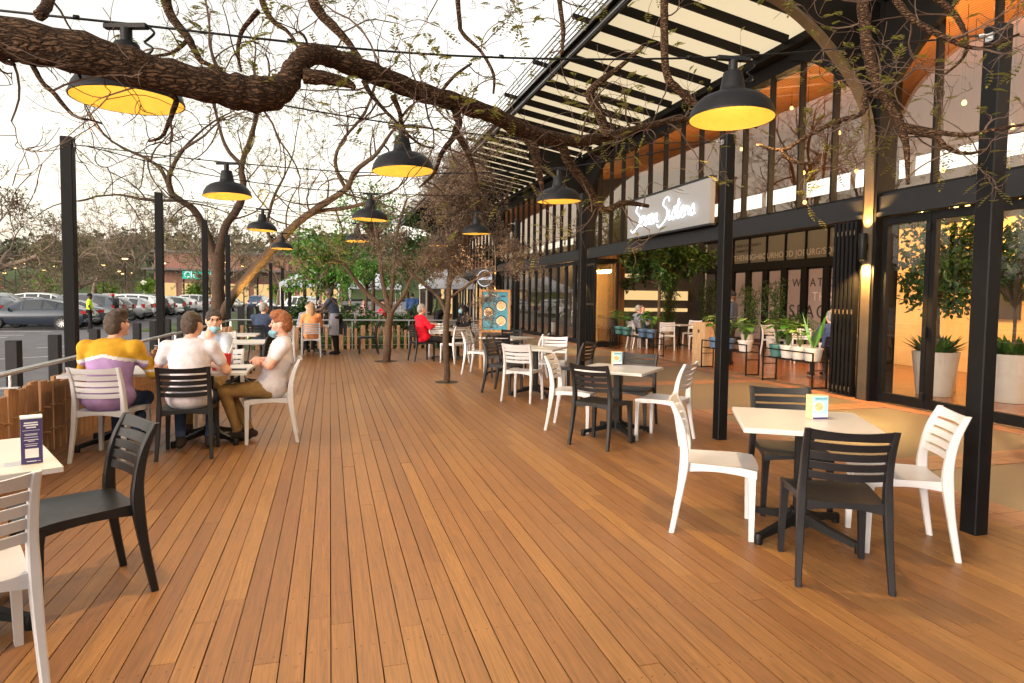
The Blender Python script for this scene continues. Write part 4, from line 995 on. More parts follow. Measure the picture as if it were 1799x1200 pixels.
OVER = {'main':[(-1.89,2.89,2.61,0.090),(-1.57,2.79,2.53,0.086),(-1.28,2.71,2.44,0.083),(-1.12,2.71,2.40,0.082),(-0.87,2.74,2.38,0.080),(-0.60,2.82,2.35,0.071),(-0.40,2.89,2.34,0.077),(-0.27,2.93,2.35,0.080),(-0.19,3.00,2.41,0.072),(-0.15,3.03,2.50,0.065),(-0.10,3.06,2.57,0.064),(-0.02,3.14,2.61,0.061),(0.16,3.24,2.60,0.066),(0.40,3.38,2.58,0.065),(0.66,3.51,2.57,0.066),(0.93,3.69,2.57,0.064),(1.20,3.88,2.54,0.064),(1.55,4.09,2.57,0.054),(1.86,4.32,2.66,0.049),(2.28,4.63,2.83,0.040),(2.78,4.91,3.02,0.034),(3.23,5.10,3.13,0.025)],
'stub':[(-0.11,3.02,2.47,0.035),(0.00,3.02,2.47,0.028),(0.08,3.03,2.46,0.021),(0.11,3.02,2.44,0.010)],
'up1':[(1.93,4.30,2.67,0.041),(1.90,4.31,2.74,0.037),(1.84,4.29,2.86,0.033),(1.76,4.26,2.94,0.028),(1.84,4.24,3.04,0.024),(1.97,4.21,3.14,0.016),(2.13,4.17,3.29,0.012)],
'dn1':[(1.17,3.89,2.54,0.039),(1.23,3.86,2.44,0.032),(1.26,3.85,2.30,0.025),(1.28,3.83,2.18,0.011)],
'dn2':[(1.48,4.06,2.54,0.034),(1.55,4.08,2.42,0.031),(1.70,4.14,2.29,0.031),(1.82,4.20,2.17,0.028),(1.88,4.18,2.13,0.024),(2.05,4.24,2.20,0.021),(2.26,4.29,2.19,0.013)],
'dn3':[(0.66,3.51,2.54,0.028),(0.68,3.50,2.46,0.022),(0.67,3.50,2.40,0.022),(0.72,3.48,2.31,0.016),(0.76,3.47,2.21,0.013),(0.78,3.45,2.11,0.006)],
'dn4':[(0.67,3.50,2.40,0.016),(0.59,3.52,2.29,0.013),(0.55,3.52,2.18,0.009),(0.47,3.54,2.10,0.006)],
'dead':[(0.56,3.44,2.58,0.009),(0.64,3.42,2.68,0.009),(0.73,3.40,2.75,0.006)],
'A':[(1.96,3.73,3.81,0.032),(2.00,3.70,3.52,0.029),(2.02,3.69,3.38,0.025),(2.02,3.68,3.17,0.025),(2.03,3.66,2.92,0.025),(2.14,3.68,2.83,0.025),(2.31,3.68,2.74,0.022),(2.56,3.71,2.73,0.015),(2.77,3.75,2.67,0.008)],
'B':[(2.81,3.06,3.59,0.042),(2.86,3.03,3.34,0.035),(2.89,3.01,3.21,0.032),(2.92,2.99,2.95,0.032),(2.96,2.97,2.77,0.029),(3.02,2.95,2.65,0.026),(3.09,2.92,2.52,0.026),(3.13,2.90,2.37,0.016),(3.14,2.89,2.17,0.010)],
'B1':[(3.12,2.91,2.50,0.019),(3.28,2.86,2.47,0.016),(3.41,2.77,2.44,0.013),(3.55,2.68,2.47,0.009),(3.76,2.62,2.50,0.006)],
'B2':[(3.12,2.91,2.48,0.019),(3.28,2.86,2.44,0.016),(3.36,2.83,2.37,0.013),(3.46,2.81,2.35,0.010),(3.57,2.78,2.37,0.006)],
'B3':[(3.02,2.95,2.65,0.016),(2.91,2.98,2.68,0.016),(2.89,2.98,2.57,0.016),(2.75,3.02,2.52,0.013),(2.63,3.10,2.45,0.013),(2.53,3.18,2.38,0.010),(2.38,3.22,2.41,0.007)],
'B4':[(2.51,3.18,2.38,0.010),(2.60,3.15,2.31,0.010),(2.73,3.12,2.31,0.007)],
'B5':[(2.76,2.74,3.24,0.024),(2.86,2.70,3.01,0.018),(3.03,2.64,2.89,0.015),(3.23,2.58,2.82,0.009),(3.43,2.53,2.90,0.006)],
'B6':[(2.86,2.82,3.36,0.021),(3.04,2.76,3.18,0.018),(3.21,2.70,3.03,0.015),(3.27,2.68,2.85,0.009),(3.15,2.70,2.72,0.006)],
'C':[(-0.96,4.13,3.51,0.032),(-0.91,4.10,3.29,0.029),(-0.87,4.08,3.09,0.026),(-0.78,4.05,2.96,0.022),(-0.74,4.03,2.89,0.019),(-0.69,4.01,2.81,0.013),(-0.58,3.98,2.77,0.010)],
'C2':[(-0.77,4.04,2.93,0.013),(-0.86,4.07,2.86,0.010),(-0.98,4.10,2.84,0.006)],
'D':[(-0.24,4.35,3.74,0.043),(-0.15,4.31,3.46,0.036),(-0.06,4.28,3.28,0.032),(0.04,4.24,3.17,0.029),(0.12,4.21,3.08,0.021),(0.21,4.18,2.94,0.014)],
'D2':[(-0.51,4.43,3.70,0.032),(-0.43,4.39,3.42,0.021),(-0.36,4.36,3.24,0.018),(-0.24,4.32,3.14,0.011),(-0.17,4.29,3.00,0.007)],
'E':[(0.81,4.59,4.00,0.028),(0.86,4.55,3.68,0.020),(0.88,4.54,3.48,0.016),(0.90,4.53,3.37,0.016),(1.03,4.48,3.23,0.012),(1.11,4.45,3.08,0.012),(1.11,4.44,2.94,0.008)],
'F':[(1.43,4.09,3.84,0.026),(1.45,4.07,3.54,0.019),(1.47,4.05,3.35,0.015),(1.48,4.04,3.24,0.015),(1.47,4.04,3.11,0.008)],
'G':[(-1.30,3.58,3.19,0.037),(-1.22,3.44,2.93,0.026),(-1.19,3.32,2.77,0.022),(-1.18,3.21,2.67,0.024)],
'H':[(-1.10,2.74,2.39,0.018),(-1.12,2.74,2.36,0.016),(-1.13,2.74,2.34,0.014),(-1.11,2.73,2.32,0.010),(-1.08,2.72,2.31,0.006)],
'I':[(-1.04,2.74,2.36,0.010),(-1.03,2.73,2.32,0.010),(-1.00,2.72,2.26,0.008),(-0.95,2.70,2.21,0.008),(-0.89,2.68,2.14,0.006),(-0.82,2.66,2.12,0.004),(-0.79,2.65,2.11,0.004)],
'J':[(-0.95,2.82,2.38,0.009),(-0.92,2.81,2.35,0.009),(-0.90,2.80,2.30,0.004)],
'K':[(-0.60,2.82,2.28,0.011),(-0.59,2.86,2.27,0.011),(-0.63,2.92,2.20,0.009),(-0.66,2.93,2.14,0.007),(-0.71,2.94,2.12,0.005)],
'Lr':[(-0.45,4.60,3.37,0.019),(-0.56,4.62,3.22,0.015),(-0.58,4.62,3.07,0.011),(-0.56,4.61,2.97,0.008)],
'M':[(0.31,3.35,2.52,0.017),(0.34,3.34,2.45,0.012),(0.37,3.37,2.36,0.009),(0.45,3.35,2.29,0.006),(0.52,3.33,2.27,0.006)],
'N':[(0.16,3.24,2.55,0.014),(0.20,3.22,2.47,0.011),(0.29,3.19,2.37,0.008),(0.33,3.18,2.33,0.006)],
}
FORK = {'trunk':[(-3.31,21.28,0.06,0.263),(-3.31,21.32,0.76,0.245),(-3.31,21.35,1.46,0.228),(-3.32,21.39,2.16,0.228),(-3.32,21.43,2.77,0.228)],
'L1':[(-3.32,21.40,2.33,0.158),(-3.54,21.50,3.03,0.158),(-3.74,21.59,3.58,0.140),(-4.02,21.59,4.09,0.122),(-4.35,21.49,4.33,0.103),(-4.59,21.46,4.55,0.103),(-4.63,21.40,5.01,0.085),(-4.44,21.26,5.42,0.068),(-4.19,21.10,5.79,0.067)],
'L2':[(-4.62,21.47,4.55,0.086),(-4.84,21.47,5.18,0.068),(-5.22,21.49,5.50,0.051),(-5.63,21.61,5.69,0.051)],
'L3':[(-4.35,21.49,4.33,0.069),(-4.87,21.53,4.31,0.051),(-5.39,21.47,4.31,0.051),(-5.98,21.44,4.40,0.034),(-6.58,21.40,4.31,0.033)],
'M':[(-3.32,21.42,2.59,0.193),(-3.22,21.52,3.21,0.158),(-3.05,21.50,3.71,0.141),(-2.72,21.54,4.25,0.141),(-2.59,21.54,4.91,0.124),(-2.64,21.58,5.53,0.106),(-2.38,21.55,6.32,0.088),(-2.12,21.53,7.30,0.071)],
'M2':[(-2.64,21.58,5.53,0.071),(-3.08,21.84,6.04,0.071),(-3.35,22.06,6.81,0.054),(-3.52,22.16,7.69,0.054)],
'R':[(-3.19,21.18,0.76,0.157),(-3.06,21.16,1.11,0.157),(-2.71,20.98,1.67,0.156),(-2.18,20.66,2.29,0.154),(-1.60,20.32,2.94,0.153),(-0.94,19.85,3.61,0.134),(-0.27,19.37,4.09,0.115),(0.43,18.78,4.52,0.096),(0.69,18.52,5.00,0.079),(1.21,18.19,5.41,0.063),(1.64,17.89,6.02,0.047)],
'R2':[(-0.94,19.85,3.61,0.083),(-0.32,19.59,3.95,0.066),(0.47,19.16,4.05,0.066),(1.17,18.76,4.24,0.049),(1.85,18.38,4.57,0.032)],
'R3':[(0.43,18.78,4.52,0.064),(0.15,18.79,5.17,0.064),(0.31,18.68,5.79,0.048),(0.91,18.33,6.53,0.047),(1.20,18.19,7.29,0.031)],
'R4':[(-1.60,20.32,2.94,0.068),(-1.80,20.41,3.51,0.051),(-1.63,20.40,4.36,0.051),(-1.30,20.24,5.02,0.034)],
}
TREEA = {'trunk':[(1.24,14.98,-0.03,0.106),(1.28,14.98,0.26,0.099),(1.30,15.00,0.73,0.093),(1.35,15.01,1.15,0.093)],
'a':[(1.35,15.01,1.12,0.079),(1.07,15.10,1.36,0.066),(0.76,15.20,1.62,0.066),(0.52,15.18,1.93,0.052),(0.31,15.15,2.22,0.039),(0.06,15.12,2.28,0.026),(-0.07,15.15,2.08,0.026)],
'b':[(1.35,15.01,1.15,0.079),(1.24,15.06,1.52,0.066),(1.16,15.10,1.91,0.053),(1.11,15.14,2.44,0.053),(1.01,15.21,3.10,0.040),(0.95,15.25,3.62,0.026)],
'c':[(1.37,15.00,1.15,0.066),(1.54,14.96,1.39,0.053),(1.67,14.94,1.59,0.053),(1.81,15.02,1.92,0.040),(2.02,14.98,2.19,0.027)],
'd':[(1.33,15.02,1.25,0.066),(1.40,15.13,1.78,0.053),(1.46,15.25,2.46,0.040),(1.54,15.27,3.13,0.040),(1.74,15.25,3.80,0.027)],
}
TREEB = {'trunk':[(1.98,11.12,0.00,0.066),(1.99,11.13,0.22,0.064),(1.97,11.16,0.62,0.061),(1.98,11.18,1.02,0.061),(2.01,11.19,1.38,0.061)],
'a':[(2.00,11.18,1.12,0.040),(1.90,11.22,1.42,0.040),(1.78,11.26,1.57,0.030),(1.58,11.22,1.72,0.030),(1.35,11.20,1.93,0.020)],
'b':[(2.01,11.18,1.35,0.050),(2.03,11.20,1.73,0.050),(2.06,11.21,2.13,0.040),(2.00,11.15,2.53,0.040),(1.92,11.19,2.92,0.030),(1.86,11.13,3.36,0.020)],
'c':[(2.03,11.20,1.73,0.040),(2.20,11.27,2.04,0.031),(2.30,11.27,2.45,0.031),(2.27,11.29,2.85,0.020),(2.35,11.29,3.26,0.020)],
'd':[(2.02,11.19,1.48,0.030),(2.25,11.13,1.65,0.030),(2.50,11.07,1.84,0.030),(2.76,11.00,1.96,0.020)],
}
# ================================================================== trees
def rvec(rd): return Vector((rd.gauss(0, 1), rd.gauss(0, 1), rd.gauss(0, 1))).normalized()
def frond(lf, p, d, rd, ln=.12, pairs=5, lw=.014):
    """A feathery compound leaf: a row of leaflet pairs."""
    d = Vector(d).normalized(); up = Vector((0, 0, 1)); x = d.cross(up); x = x.normalized() if x.length > .01 else Vector((1, 0, 0))
    for k in range(pairs):
        q = p+d*ln*(k+.6)/pairs-up*ln*.25*((k+.6)/pairs)**2
        s = math.sin(math.pi*(k+1.2)/(pairs+1.6))
        for s_ in (-1, 1): lf.leaf(q, x*s_+d*.45, up, ln*.42*s, lw*2.0*s+.004)
    lf.leaf(p+d*ln-up*ln*.25, d, up, ln*.3, lw*1.6)
def grow(mb, lf, p, d, ln, r, lev, rd, P):
    """One crooked twig and everything that grows from it."""
    n = P.get('seg', 5); pts = [p]; rad = [r]; q = Vector(p); d = Vector(d).normalized()
    turn = rvec(rd)*P['curve']
    for i in range(n):
        if rd.random() < .4: turn = rvec(rd)*P['curve']
        d = (d+turn+Vector((0, 0, P['rise']))).normalized()
        q = q+d*ln/n; pts.append(q.copy()); rad.append(r*(1-(1-P['taper'])*(i+1)/n))
        if lev > 0 and i >= 1 and rd.random() < P['side']:
            a = (d+rvec(rd)*P['spread']).normalized()
            grow(mb, lf, q, a, ln*rd.uniform(.4, .75), max(P['rmin'], rad[-1]*.6), lev-1, rd, P)
        elif lev <= 1 and rd.random() < P['leafp']: P['leaf'](lf, q, (d+rvec(rd)*.8).normalized(), rd)
    mb.tube(pts, [max(P['rmin']*.6, x) for x in rad], 6 if r > .02 else (4 if r > .006 else 3), cap=False)
    if lev > 0:
        for k in range(P['fork']):
            a = (d+rvec(rd)*P['spread']*.8).normalized()
            grow(mb, lf, q, a, ln*rd.uniform(.6, .9), max(P['rmin'], rad[-1]*.75), lev-1, rd, P)
    else:
        for k in range(int(P['endleaf']+rd.random())): P['leaf'](lf, q, (d+rvec(rd)*.9).normalized(), rd)
def path_tube(mb, path, n=10, k=5, wob=0, rd=None):
    q = smoothpts(path, k)
    if wob:
        q = [(a+rd.uniform(-wob, wob)*r, b_+rd.uniform(-wob, wob)*r, c+rd.uniform(-wob, wob)*r, r*rd.uniform(.95, 1.07)) for a, b_, c, r in q]
    mb.tube([x[:3] for x in q], [x[3] for x in q], n)
    return q
def twigs_along(mb, lf, q, rd, P, every, ln, lev, r=.006, upb=0, skip=.15):
    for i in range(int(len(q)*skip), len(q)-1):
        if rd.random() < every:
            d = (rvec(rd)+Vector((0, 0, upb))).normalized()
            r0 = min(q[i][3]*.6, r)
            grow(mb, lf, Vector(q[i][:3]), d, ln*rd.uniform(.6, 1.3), max(P['rmin'], r0), lev, rd, P)

# --- the big tree whose limb hangs over the deck
rd = random.Random(21)
def jleaf(ln, pairs, lw): return lambda lf, p, d, r_: frond(lf, p, d, r_, ln*r_.uniform(.7, 1.2), pairs, lw)
PJ = dict(curve=.34, rise=.02, taper=.55, side=.35, spread=1.1, rmin=.0022, leafp=.03, fork=1, endleaf=.55, leaf=jleaf(.075, 5, .009), seg=6)
T = thing('overhanging_tree', 'big rough-barked tree whose thick crooked limb and twigs hang over the deck', 'tree', (-4.4, 1.9, -.25))
TO = Vector((4.4, -1.9, .25))
def tpart(mb, nm, m, **kw): o = mb.build(nm, m, T, **kw); o.location = TO; return o
b = MB(); lf = MB(); tw = MB()
mainp = [(-4.4, 1.9, -.25, .23), (-4.38, 1.92, .5, .2), (-4.25, 2.0, 1.4, .185), (-3.8, 2.25, 2.15, .15), (-2.9, 2.65, 2.6, .105)]+OVER['main']
mainp = [(x, y, z, r_*(.92 if i < 13 else .75)) for i, (x, y, z, r_) in enumerate(mainp)]
q = smoothpts(mainp, 6)
qq = []
for i, (x, y, z, r_) in enumerate(q):
    w_ = 1+.06*math.sin(i*1.9)+rd.uniform(-.03, .03); qq.append((x+rd.uniform(-.05, .05)*r_, y, z+rd.uniform(-.06, .06)*r_, r_*w_))
b.tube([x[:3] for x in qq], [x[3] for x in qq], 18)
path_tube(b, OVER['stub'], 10, 4, .08, rd)
ob = tpart(b, 'trunk', MT['bark_big'], smooth=True)
b = MB()
conn = {'A': 1, 'B': 1, 'B5': 1, 'B6': 1, 'C': 1, 'D': 1, 'D2': 1, 'E': 1, 'F': 1, 'G': 1}
hub = (-3.0, 2.6, 5.6)
b.tube([x[:3] for x in smoothpts([(-4.2, 2.0, 1.5, .13), (-3.9, 2.2, 3.2, .12), (-3.4, 2.4, 4.6, .11), hub+(.1,)], 5)], [.13, .125, .12, .118, .115, .115, .11, .11, .11, .11, .105, .105, .1, .1, .1, .1], 10)
for k, pth in OVER.items():
    if k in ('main', 'stub'): continue
    if k in conn:
        x, y, z, r_ = pth[0]
        pth = [(hub[0], hub[1], hub[2], r_*1.6), ((hub[0]+x)/2, (hub[1]+y)/2, max(z+1.2, 5.4), r_*1.4), (x-.1, y, z+.5, r_*1.15)]+pth
    q = path_tube(b, pth, 8, 4, .12, rd)
    if k in conn: q = q[12:]
    big = k in ('B', 'B1', 'B2', 'B3', 'B4', 'B5', 'B6', 'A', 'up1')
    twigs_along(tw, MB() if k in 'GHIJK' else lf, q, rd, PJ, .34 if big else .16, .34 if big else .30, 2, .006, .05 if big else -.1)
tpart(b, 'limbs', MT['bark_big'], smooth=True)
qm = smoothpts(OVER['main'], 5)
twigs_along(tw, lf, qm[10:], rd, PJ, .14, .42, 2, .007, .1)
twigs_along(tw, lf, qm[80:], rd, PJ, .45, .5, 2, .008, .5)
o = tpart(tw, 'crown', MT['bark_twig'])
o2 = lf.build('leaves', MT['leaf_jac'], o)

# --- forked tree behind the rail, with a leaning limb lit from below
rd = random.Random(5)
def path_tree(name, lab, base, paths, bark, leafm, P, every, ln, lev, group=None, tn=12, upb=.25, skip=.3, r=.03, loc=None):
    T = thing(name, lab, 'tree', base, 0, group); off = -Vector(base)
    b = MB(); tw = MB(); lf = MB()
    for k, pth in paths.items():
        q = path_tube(b, pth, tn if k == 'trunk' else 8, 5, .10, rd)
        if k != 'trunk': twigs_along(tw, lf, q, rd, P, every, ln, lev, r, upb, skip)
        if k != 'trunk':
            e = q[-1]; d = Vector(q[-1][:3])-Vector(q[-3][:3])
            for j in range(2): grow(tw, lf, Vector(e[:3]), d.normalized()+rvec(rd)*.4, ln*1.2, e[3]*.8, lev, rd, P)
    o = b.build('trunk', bark, T, smooth=True); o.location = off
    o = tw.build('crown', MT['bark_grey'] if leafm else bark, T); o.location = off
    if lf.f: lf.build('leaves', leafm, o)
    return T
PF = dict(curve=.26, rise=.05, taper=.5, side=.35, spread=.95, rmin=.006, leafp=.06, fork=1, endleaf=1.3, leaf=jleaf(.17, 4, .018), seg=6)
FORK = {k: [(x, y, z, r_*.84) for x, y, z, r_ in v] for k, v in FORK.items()}
fp = FORK['trunk'][0]
FORK['trunk'] = [(fp[0], fp[1], -.26, .28)]+FORK['trunk'][1:]
path_tree('forked_tree', 'bare forked tree behind the left rail with one leaning limb lit yellow from below', (fp[0], fp[1], -.26), FORK, MT['bark_grey'], MT['leaf_jac'], PF, .29, 1.5, 3, r=.028)
ul = thing('tree_uplight', 'small spotlight at the foot of the forked tree', 'spotlight', (fp[0]+.75, fp[1]-.9, -.26))
b = MB(); b.lathe([(.05, 0), (.06, .02), (.06, .14), (.05, .14)], n=12); b.build('housing', MT['post'], ul); b = MB(); b.lathe([(.05, .135), (.0005, .135)], n=12); b.build('lens', MT['bulb'], ul)
lamp('SPOT', 'uplight', (fp[0]+.75, fp[1]-.9, -.08), 420, (1, .62, .16), .06, (R(168), R(28), 0), R(70))

# --- two young trees growing through the deck
def drylf(lf, p, d, r_):
    for k in range(3): lf.leaf(p+rvec(r_)*.04, rvec(r_)+Vector((0, 0, -.3)), rvec(r_), r_.uniform(.022, .05), r_.uniform(.008, .016))
PD = dict(curve=.30, rise=.02, taper=.5, side=.65, spread=1.1, rmin=.0030, leafp=.5, fork=2, endleaf=1.5, leaf=drylf, seg=6)
rd = random.Random(8)
for nm, pth, lab in (('a', TREEA, 'young grey-brown tree through the deck, its trunk forking low behind the second row'), ('b', TREEB, 'slender young tree with brown dry twigs growing through the deck left of the chairs')):
    pth = {k: [(x, y, z, r_*.86) for x, y, z, r_ in v] for k, v in pth.items()}; p = pth['trunk'][0]; pth['trunk'][0] = (p[0], p[1], -.2, p[3]*1.15)
    PD['leafp'] = .5 if nm == 'b' else .25; PD['endleaf'] = 1.8 if nm == 'b' else .8
    path_tree('young_tree', lab, (p[0], p[1], -.02), pth, MT['bark_grey'], MT['leaf_brown'], PD, .52 if nm == 'b' else .30, .46 if nm == 'b' else .5, 3 if nm == 'b' else 2, 'young trees growing through the deck', r=.010, upb=.35, skip=.6 if nm == 'b' else .7)
    b = MB(); b.lathe([(.0005, .0015), (.20 if nm == 'b' else .26, .0015), (.21 if nm == 'b' else .27, .0035)], n=24); o = b.build('tree_pit', MT['soil']); o.location = (p[0], p[1], .0); tag(o, kind='structure')

# --- leafy trees
def leafy(name, lab, base, h, crown, n, size, leafm, trunk_r=.08, group=None, cl=60, seed=1, low=0.0, bark='bark_grey'):
    """Tapered trunk with limbs and a crown of leaf clusters scattered through its volume."""
    rd = random.Random(seed); T = thing(name, lab, 'tree', base, 0, group)
    b = MB(); lf = MB(); cx, cy, cz, rx, ry, rz = crown
    b.tube(smoothpts([(0, 0, 0), (cx*.2, cy*.2, h*.35), (cx*.7, cy*.7, cz)], 4), [trunk_r*(1-.06*i) for i in range(9)], 9)
    tops = []
    for k in range(cl):
        while True:
            v = Vector((rd.uniform(-1, 1), rd.uniform(-1, 1), rd.uniform(-1, 1)))
            if .25 < v.length < 1: break
        v = v*(.75+.35*math.sin(v.x*3+v.y*4+seed))
        c = Vector((cx+v.x*rx, cy+v.y*ry, cz+v.z*rz+low)); tops.append(c)
        if k % 3 == 0:
            mid = Vector((cx*.7, cy*.7, cz-rz*.3))*.5+c*.5+Vector((0, 0, -.1*rz))
            b.tube(smoothpts([(cx*.5, cy*.5, max(h*.4, cz-rz*.8)), tuple(mid), tuple(c)], 3), [trunk_r*.45*(1-.12*i) for i in range(7)], 5)
        for j in range(n//cl):
            p = c+rvec(rd)*rd.uniform(.2, 1)*min(rx, rz)*.30
            dn = (p-Vector((cx, cy, cz))).normalized()
            lf.leaf(p, rvec(rd)*.9+dn*.4+Vector((0, 0, -.35)), rvec(rd)+Vector((0, 0, .8)), size*rd.uniform(.6, 1.25), size*rd.uniform(.35, .6))
    b.build('trunk', MT[bark], T, smooth=True); lf.build('crown', leafm, T)
    return T
leafy('green_tree', 'dense dark green tree beyond the rail behind the standing waiter', (.0, 26.5, -.2), 3.2, (0, 0, 3.15, 1.75, 1.6, 1.6), 5600, .17, MT['leaf_green'], .10, seed=3, cl=80)
leafy('tall_olive_tree', 'taller loose green tree rising behind the middle lamps', (1.9, 30, -.2), 5, (0, .0, 5.4, 1.7, 1.6, 1.5), 3000, .15, MT['leaf_green'], .12, seed=4, cl=60)
leafy('olive_bush_tree', 'yellow-green crown hanging under the small lamp in front of the green tree', (1.3, 24.3, -.2), 2.6, (0, 0, 2.7, 1.2, 1.0, .9), 2000, .13, MT['leaf_green'], .06, seed=6, cl=40)
leafy('dark_tree', 'dark leafy tree against the canopy behind the brown twigs', (3.6, 31, -.2), 4, (0, 0, 3.9, 2.0, 1.6, 1.9), 4000, .15, MT['leaf_dark'], .10, seed=9, cl=70)
leafy('shrub', 'leafy shrub at the far rail below the green tree', (-.9, 23, -.2), .8, (0, 0, 1.0, .6, .6, .7), 1100, .13, MT['leaf_dark'], .03, seed=12, cl=24, group='shrubs in the planting bed')
leafy('shrub', 'low shrub left of the first young tree beyond the stakes', (.9, 22.6, -.2), .7, (0, 0, .9, .8, .6, .6), 1100, .13, MT['leaf_indoor'], .03, seed=13, cl=24, group='shrubs in the planting bed')
leafy('shrub', 'shrub behind the man in the red jacket', (2.6, 23.2, -.2), .7, (0, 0, .8, .8, .6, .6), 900, .13, MT['leaf_indoor'], .03, seed=14, cl=24, group='shrubs in the planting bed')
# strappy grass-like planting between the stakes and the bed
b = MB(); rd = random.Random(2)
for i in range(170):
    x = rd.uniform(-2.3, 4.1); y = rd.uniform(18.9, 22); 
    for k in range(9):
        a = rd.uniform(0, 6.28); l_ = rd.uniform(.3, .65); d = Vector((math.cos(a)*.5, math.sin(a)*.5, 1)).normalized()
        b.leaf((x, y, -.15), d, (math.sin(a), -math.cos(a), 0), l_, .03)
tag(b.build('ground_cover', MT['leaf_indoor']), 'strappy low planting behind the far stake fence', 'planting', kind='stuff')

# --- bare and thin-leaved trees of the car park
def bare(name, lab, base, h, spread, seed, leafm, lev=4, group=None, tr=.3, bark='bark_far', rise=.03, lfs=.26, lp=.05, ends=.5):
    rd = random.Random(seed); T = thing(name, lab, 'tree', base, 0, group)
    b = MB(); tw = MB(); lf = MB()
    P = dict(curve=.24, rise=rise, taper=.55, side=.45, spread=1.0, rmin=.018*h/9, leafp=lp, fork=2, endleaf=ends, seg=5,
             leaf=lambda l_, p, d, r_: [l_.leaf(p+rvec(r_)*lfs*.6, rvec(r_), rvec(r_), lfs*r_.uniform(.5, 1.1), lfs*.4) for _ in range(3)])
    b.tube(smoothpts([(0, 0, 0), (.05*h*rd.uniform(-1, 1), 0, h*.14), (.08*h*rd.uniform(-1, 1), 0, h*.27)], 4), [tr*(1.25-.075*i) for i in range(9)], 9)
    e = Vector(b.v[-1])
    for k in range(5):
        a = k*1.256+rd.uniform(-.4, .4); d = Vector((math.cos(a)*spread, math.sin(a)*spread, rd.uniform(.5, 1.1)))
        grow(tw, lf, e, d, h*.27, tr*.5, lev, rd, P)
    b.build('trunk', MT[bark], T, smooth=True); o = tw.build('crown', MT[bark], T)
    if lf.f: lf.build('leaves', leafm, o)
    return T
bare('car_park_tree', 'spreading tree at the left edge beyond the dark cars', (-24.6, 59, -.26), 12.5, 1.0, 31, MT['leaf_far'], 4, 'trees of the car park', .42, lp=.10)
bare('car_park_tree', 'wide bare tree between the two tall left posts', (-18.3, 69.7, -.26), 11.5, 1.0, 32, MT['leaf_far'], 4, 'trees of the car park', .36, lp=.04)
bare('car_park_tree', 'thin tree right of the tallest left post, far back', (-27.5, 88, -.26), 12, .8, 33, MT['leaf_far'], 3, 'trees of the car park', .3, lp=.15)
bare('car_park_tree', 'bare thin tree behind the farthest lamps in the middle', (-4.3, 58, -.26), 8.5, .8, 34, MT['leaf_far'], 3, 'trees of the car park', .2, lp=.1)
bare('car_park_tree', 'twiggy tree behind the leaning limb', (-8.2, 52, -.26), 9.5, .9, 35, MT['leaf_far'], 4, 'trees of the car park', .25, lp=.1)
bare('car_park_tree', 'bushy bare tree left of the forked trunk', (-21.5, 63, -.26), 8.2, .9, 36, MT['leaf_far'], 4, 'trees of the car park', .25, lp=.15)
for i, (x, y, h, lab) in enumerate(((-31, 84, 4.2, 'fresh green young tree left of the tallest post'), (-25.8, 88, 4.0, 'fresh green young tree right of the tallest post'), (-21.6, 88, 4.4, 'fresh green young tree behind the hooded person'), (-11.6, 70, 4.6, 'green tree beside the lit green sign'), (-16.5, 92, 4.0, 'green tree at the far end of the car rows'), (-4.2, 62, 3.6, 'small green tree in front of the lit mall shops'))):
    leafy('small_green_tree', lab, (x, y, -.26), h*.5, (0, 0, h*.62, h*.36, h*.36, h*.30), 1000, .38, MT['leaf_fresh'] if i != 3 else MT['leaf_far'], .09, 'small green trees of the car park', 26, 40+i, bark='bark_far')
STREET = [(-31.5, 80.8), (-31.2, 87.5), (-39.1, 97.1), (-38.7, 104.5), (-30.7, 92.1), (-24.2, 80.6), (-29.9, 98.9), (-17.7, 64.8), (-28.7, 102.3), (-31.5, 113.9), (-28.9, 109.5), (-16.3, 72.3), (-9.5, 66.3), (-9.0, 74.6), (-8.8, 85.6), (-51.9, 125.0)]
STREETLAB = ['left of the tallest post, above the fresh green tree', 'just left of the tallest post, brighter one', 'at the left edge of the car park', 'low, left of the tallest post', 'just right of the tallest post', 'above the fresh green tree right of the tallest post', 'just under the brighter one right of the tallest post', 'on the tall pole behind the hooded person', 'low, left of the tall pole behind the hooded person', 'lowest of the three near the tall pole', 'right of the wide bare trunk', 'right beside the second tall post', 'above the awning of the brick mall', 'left of the leaning lit branch', 'right of the leaning lit branch', 'far left, nearly hidden behind the spreading tree']
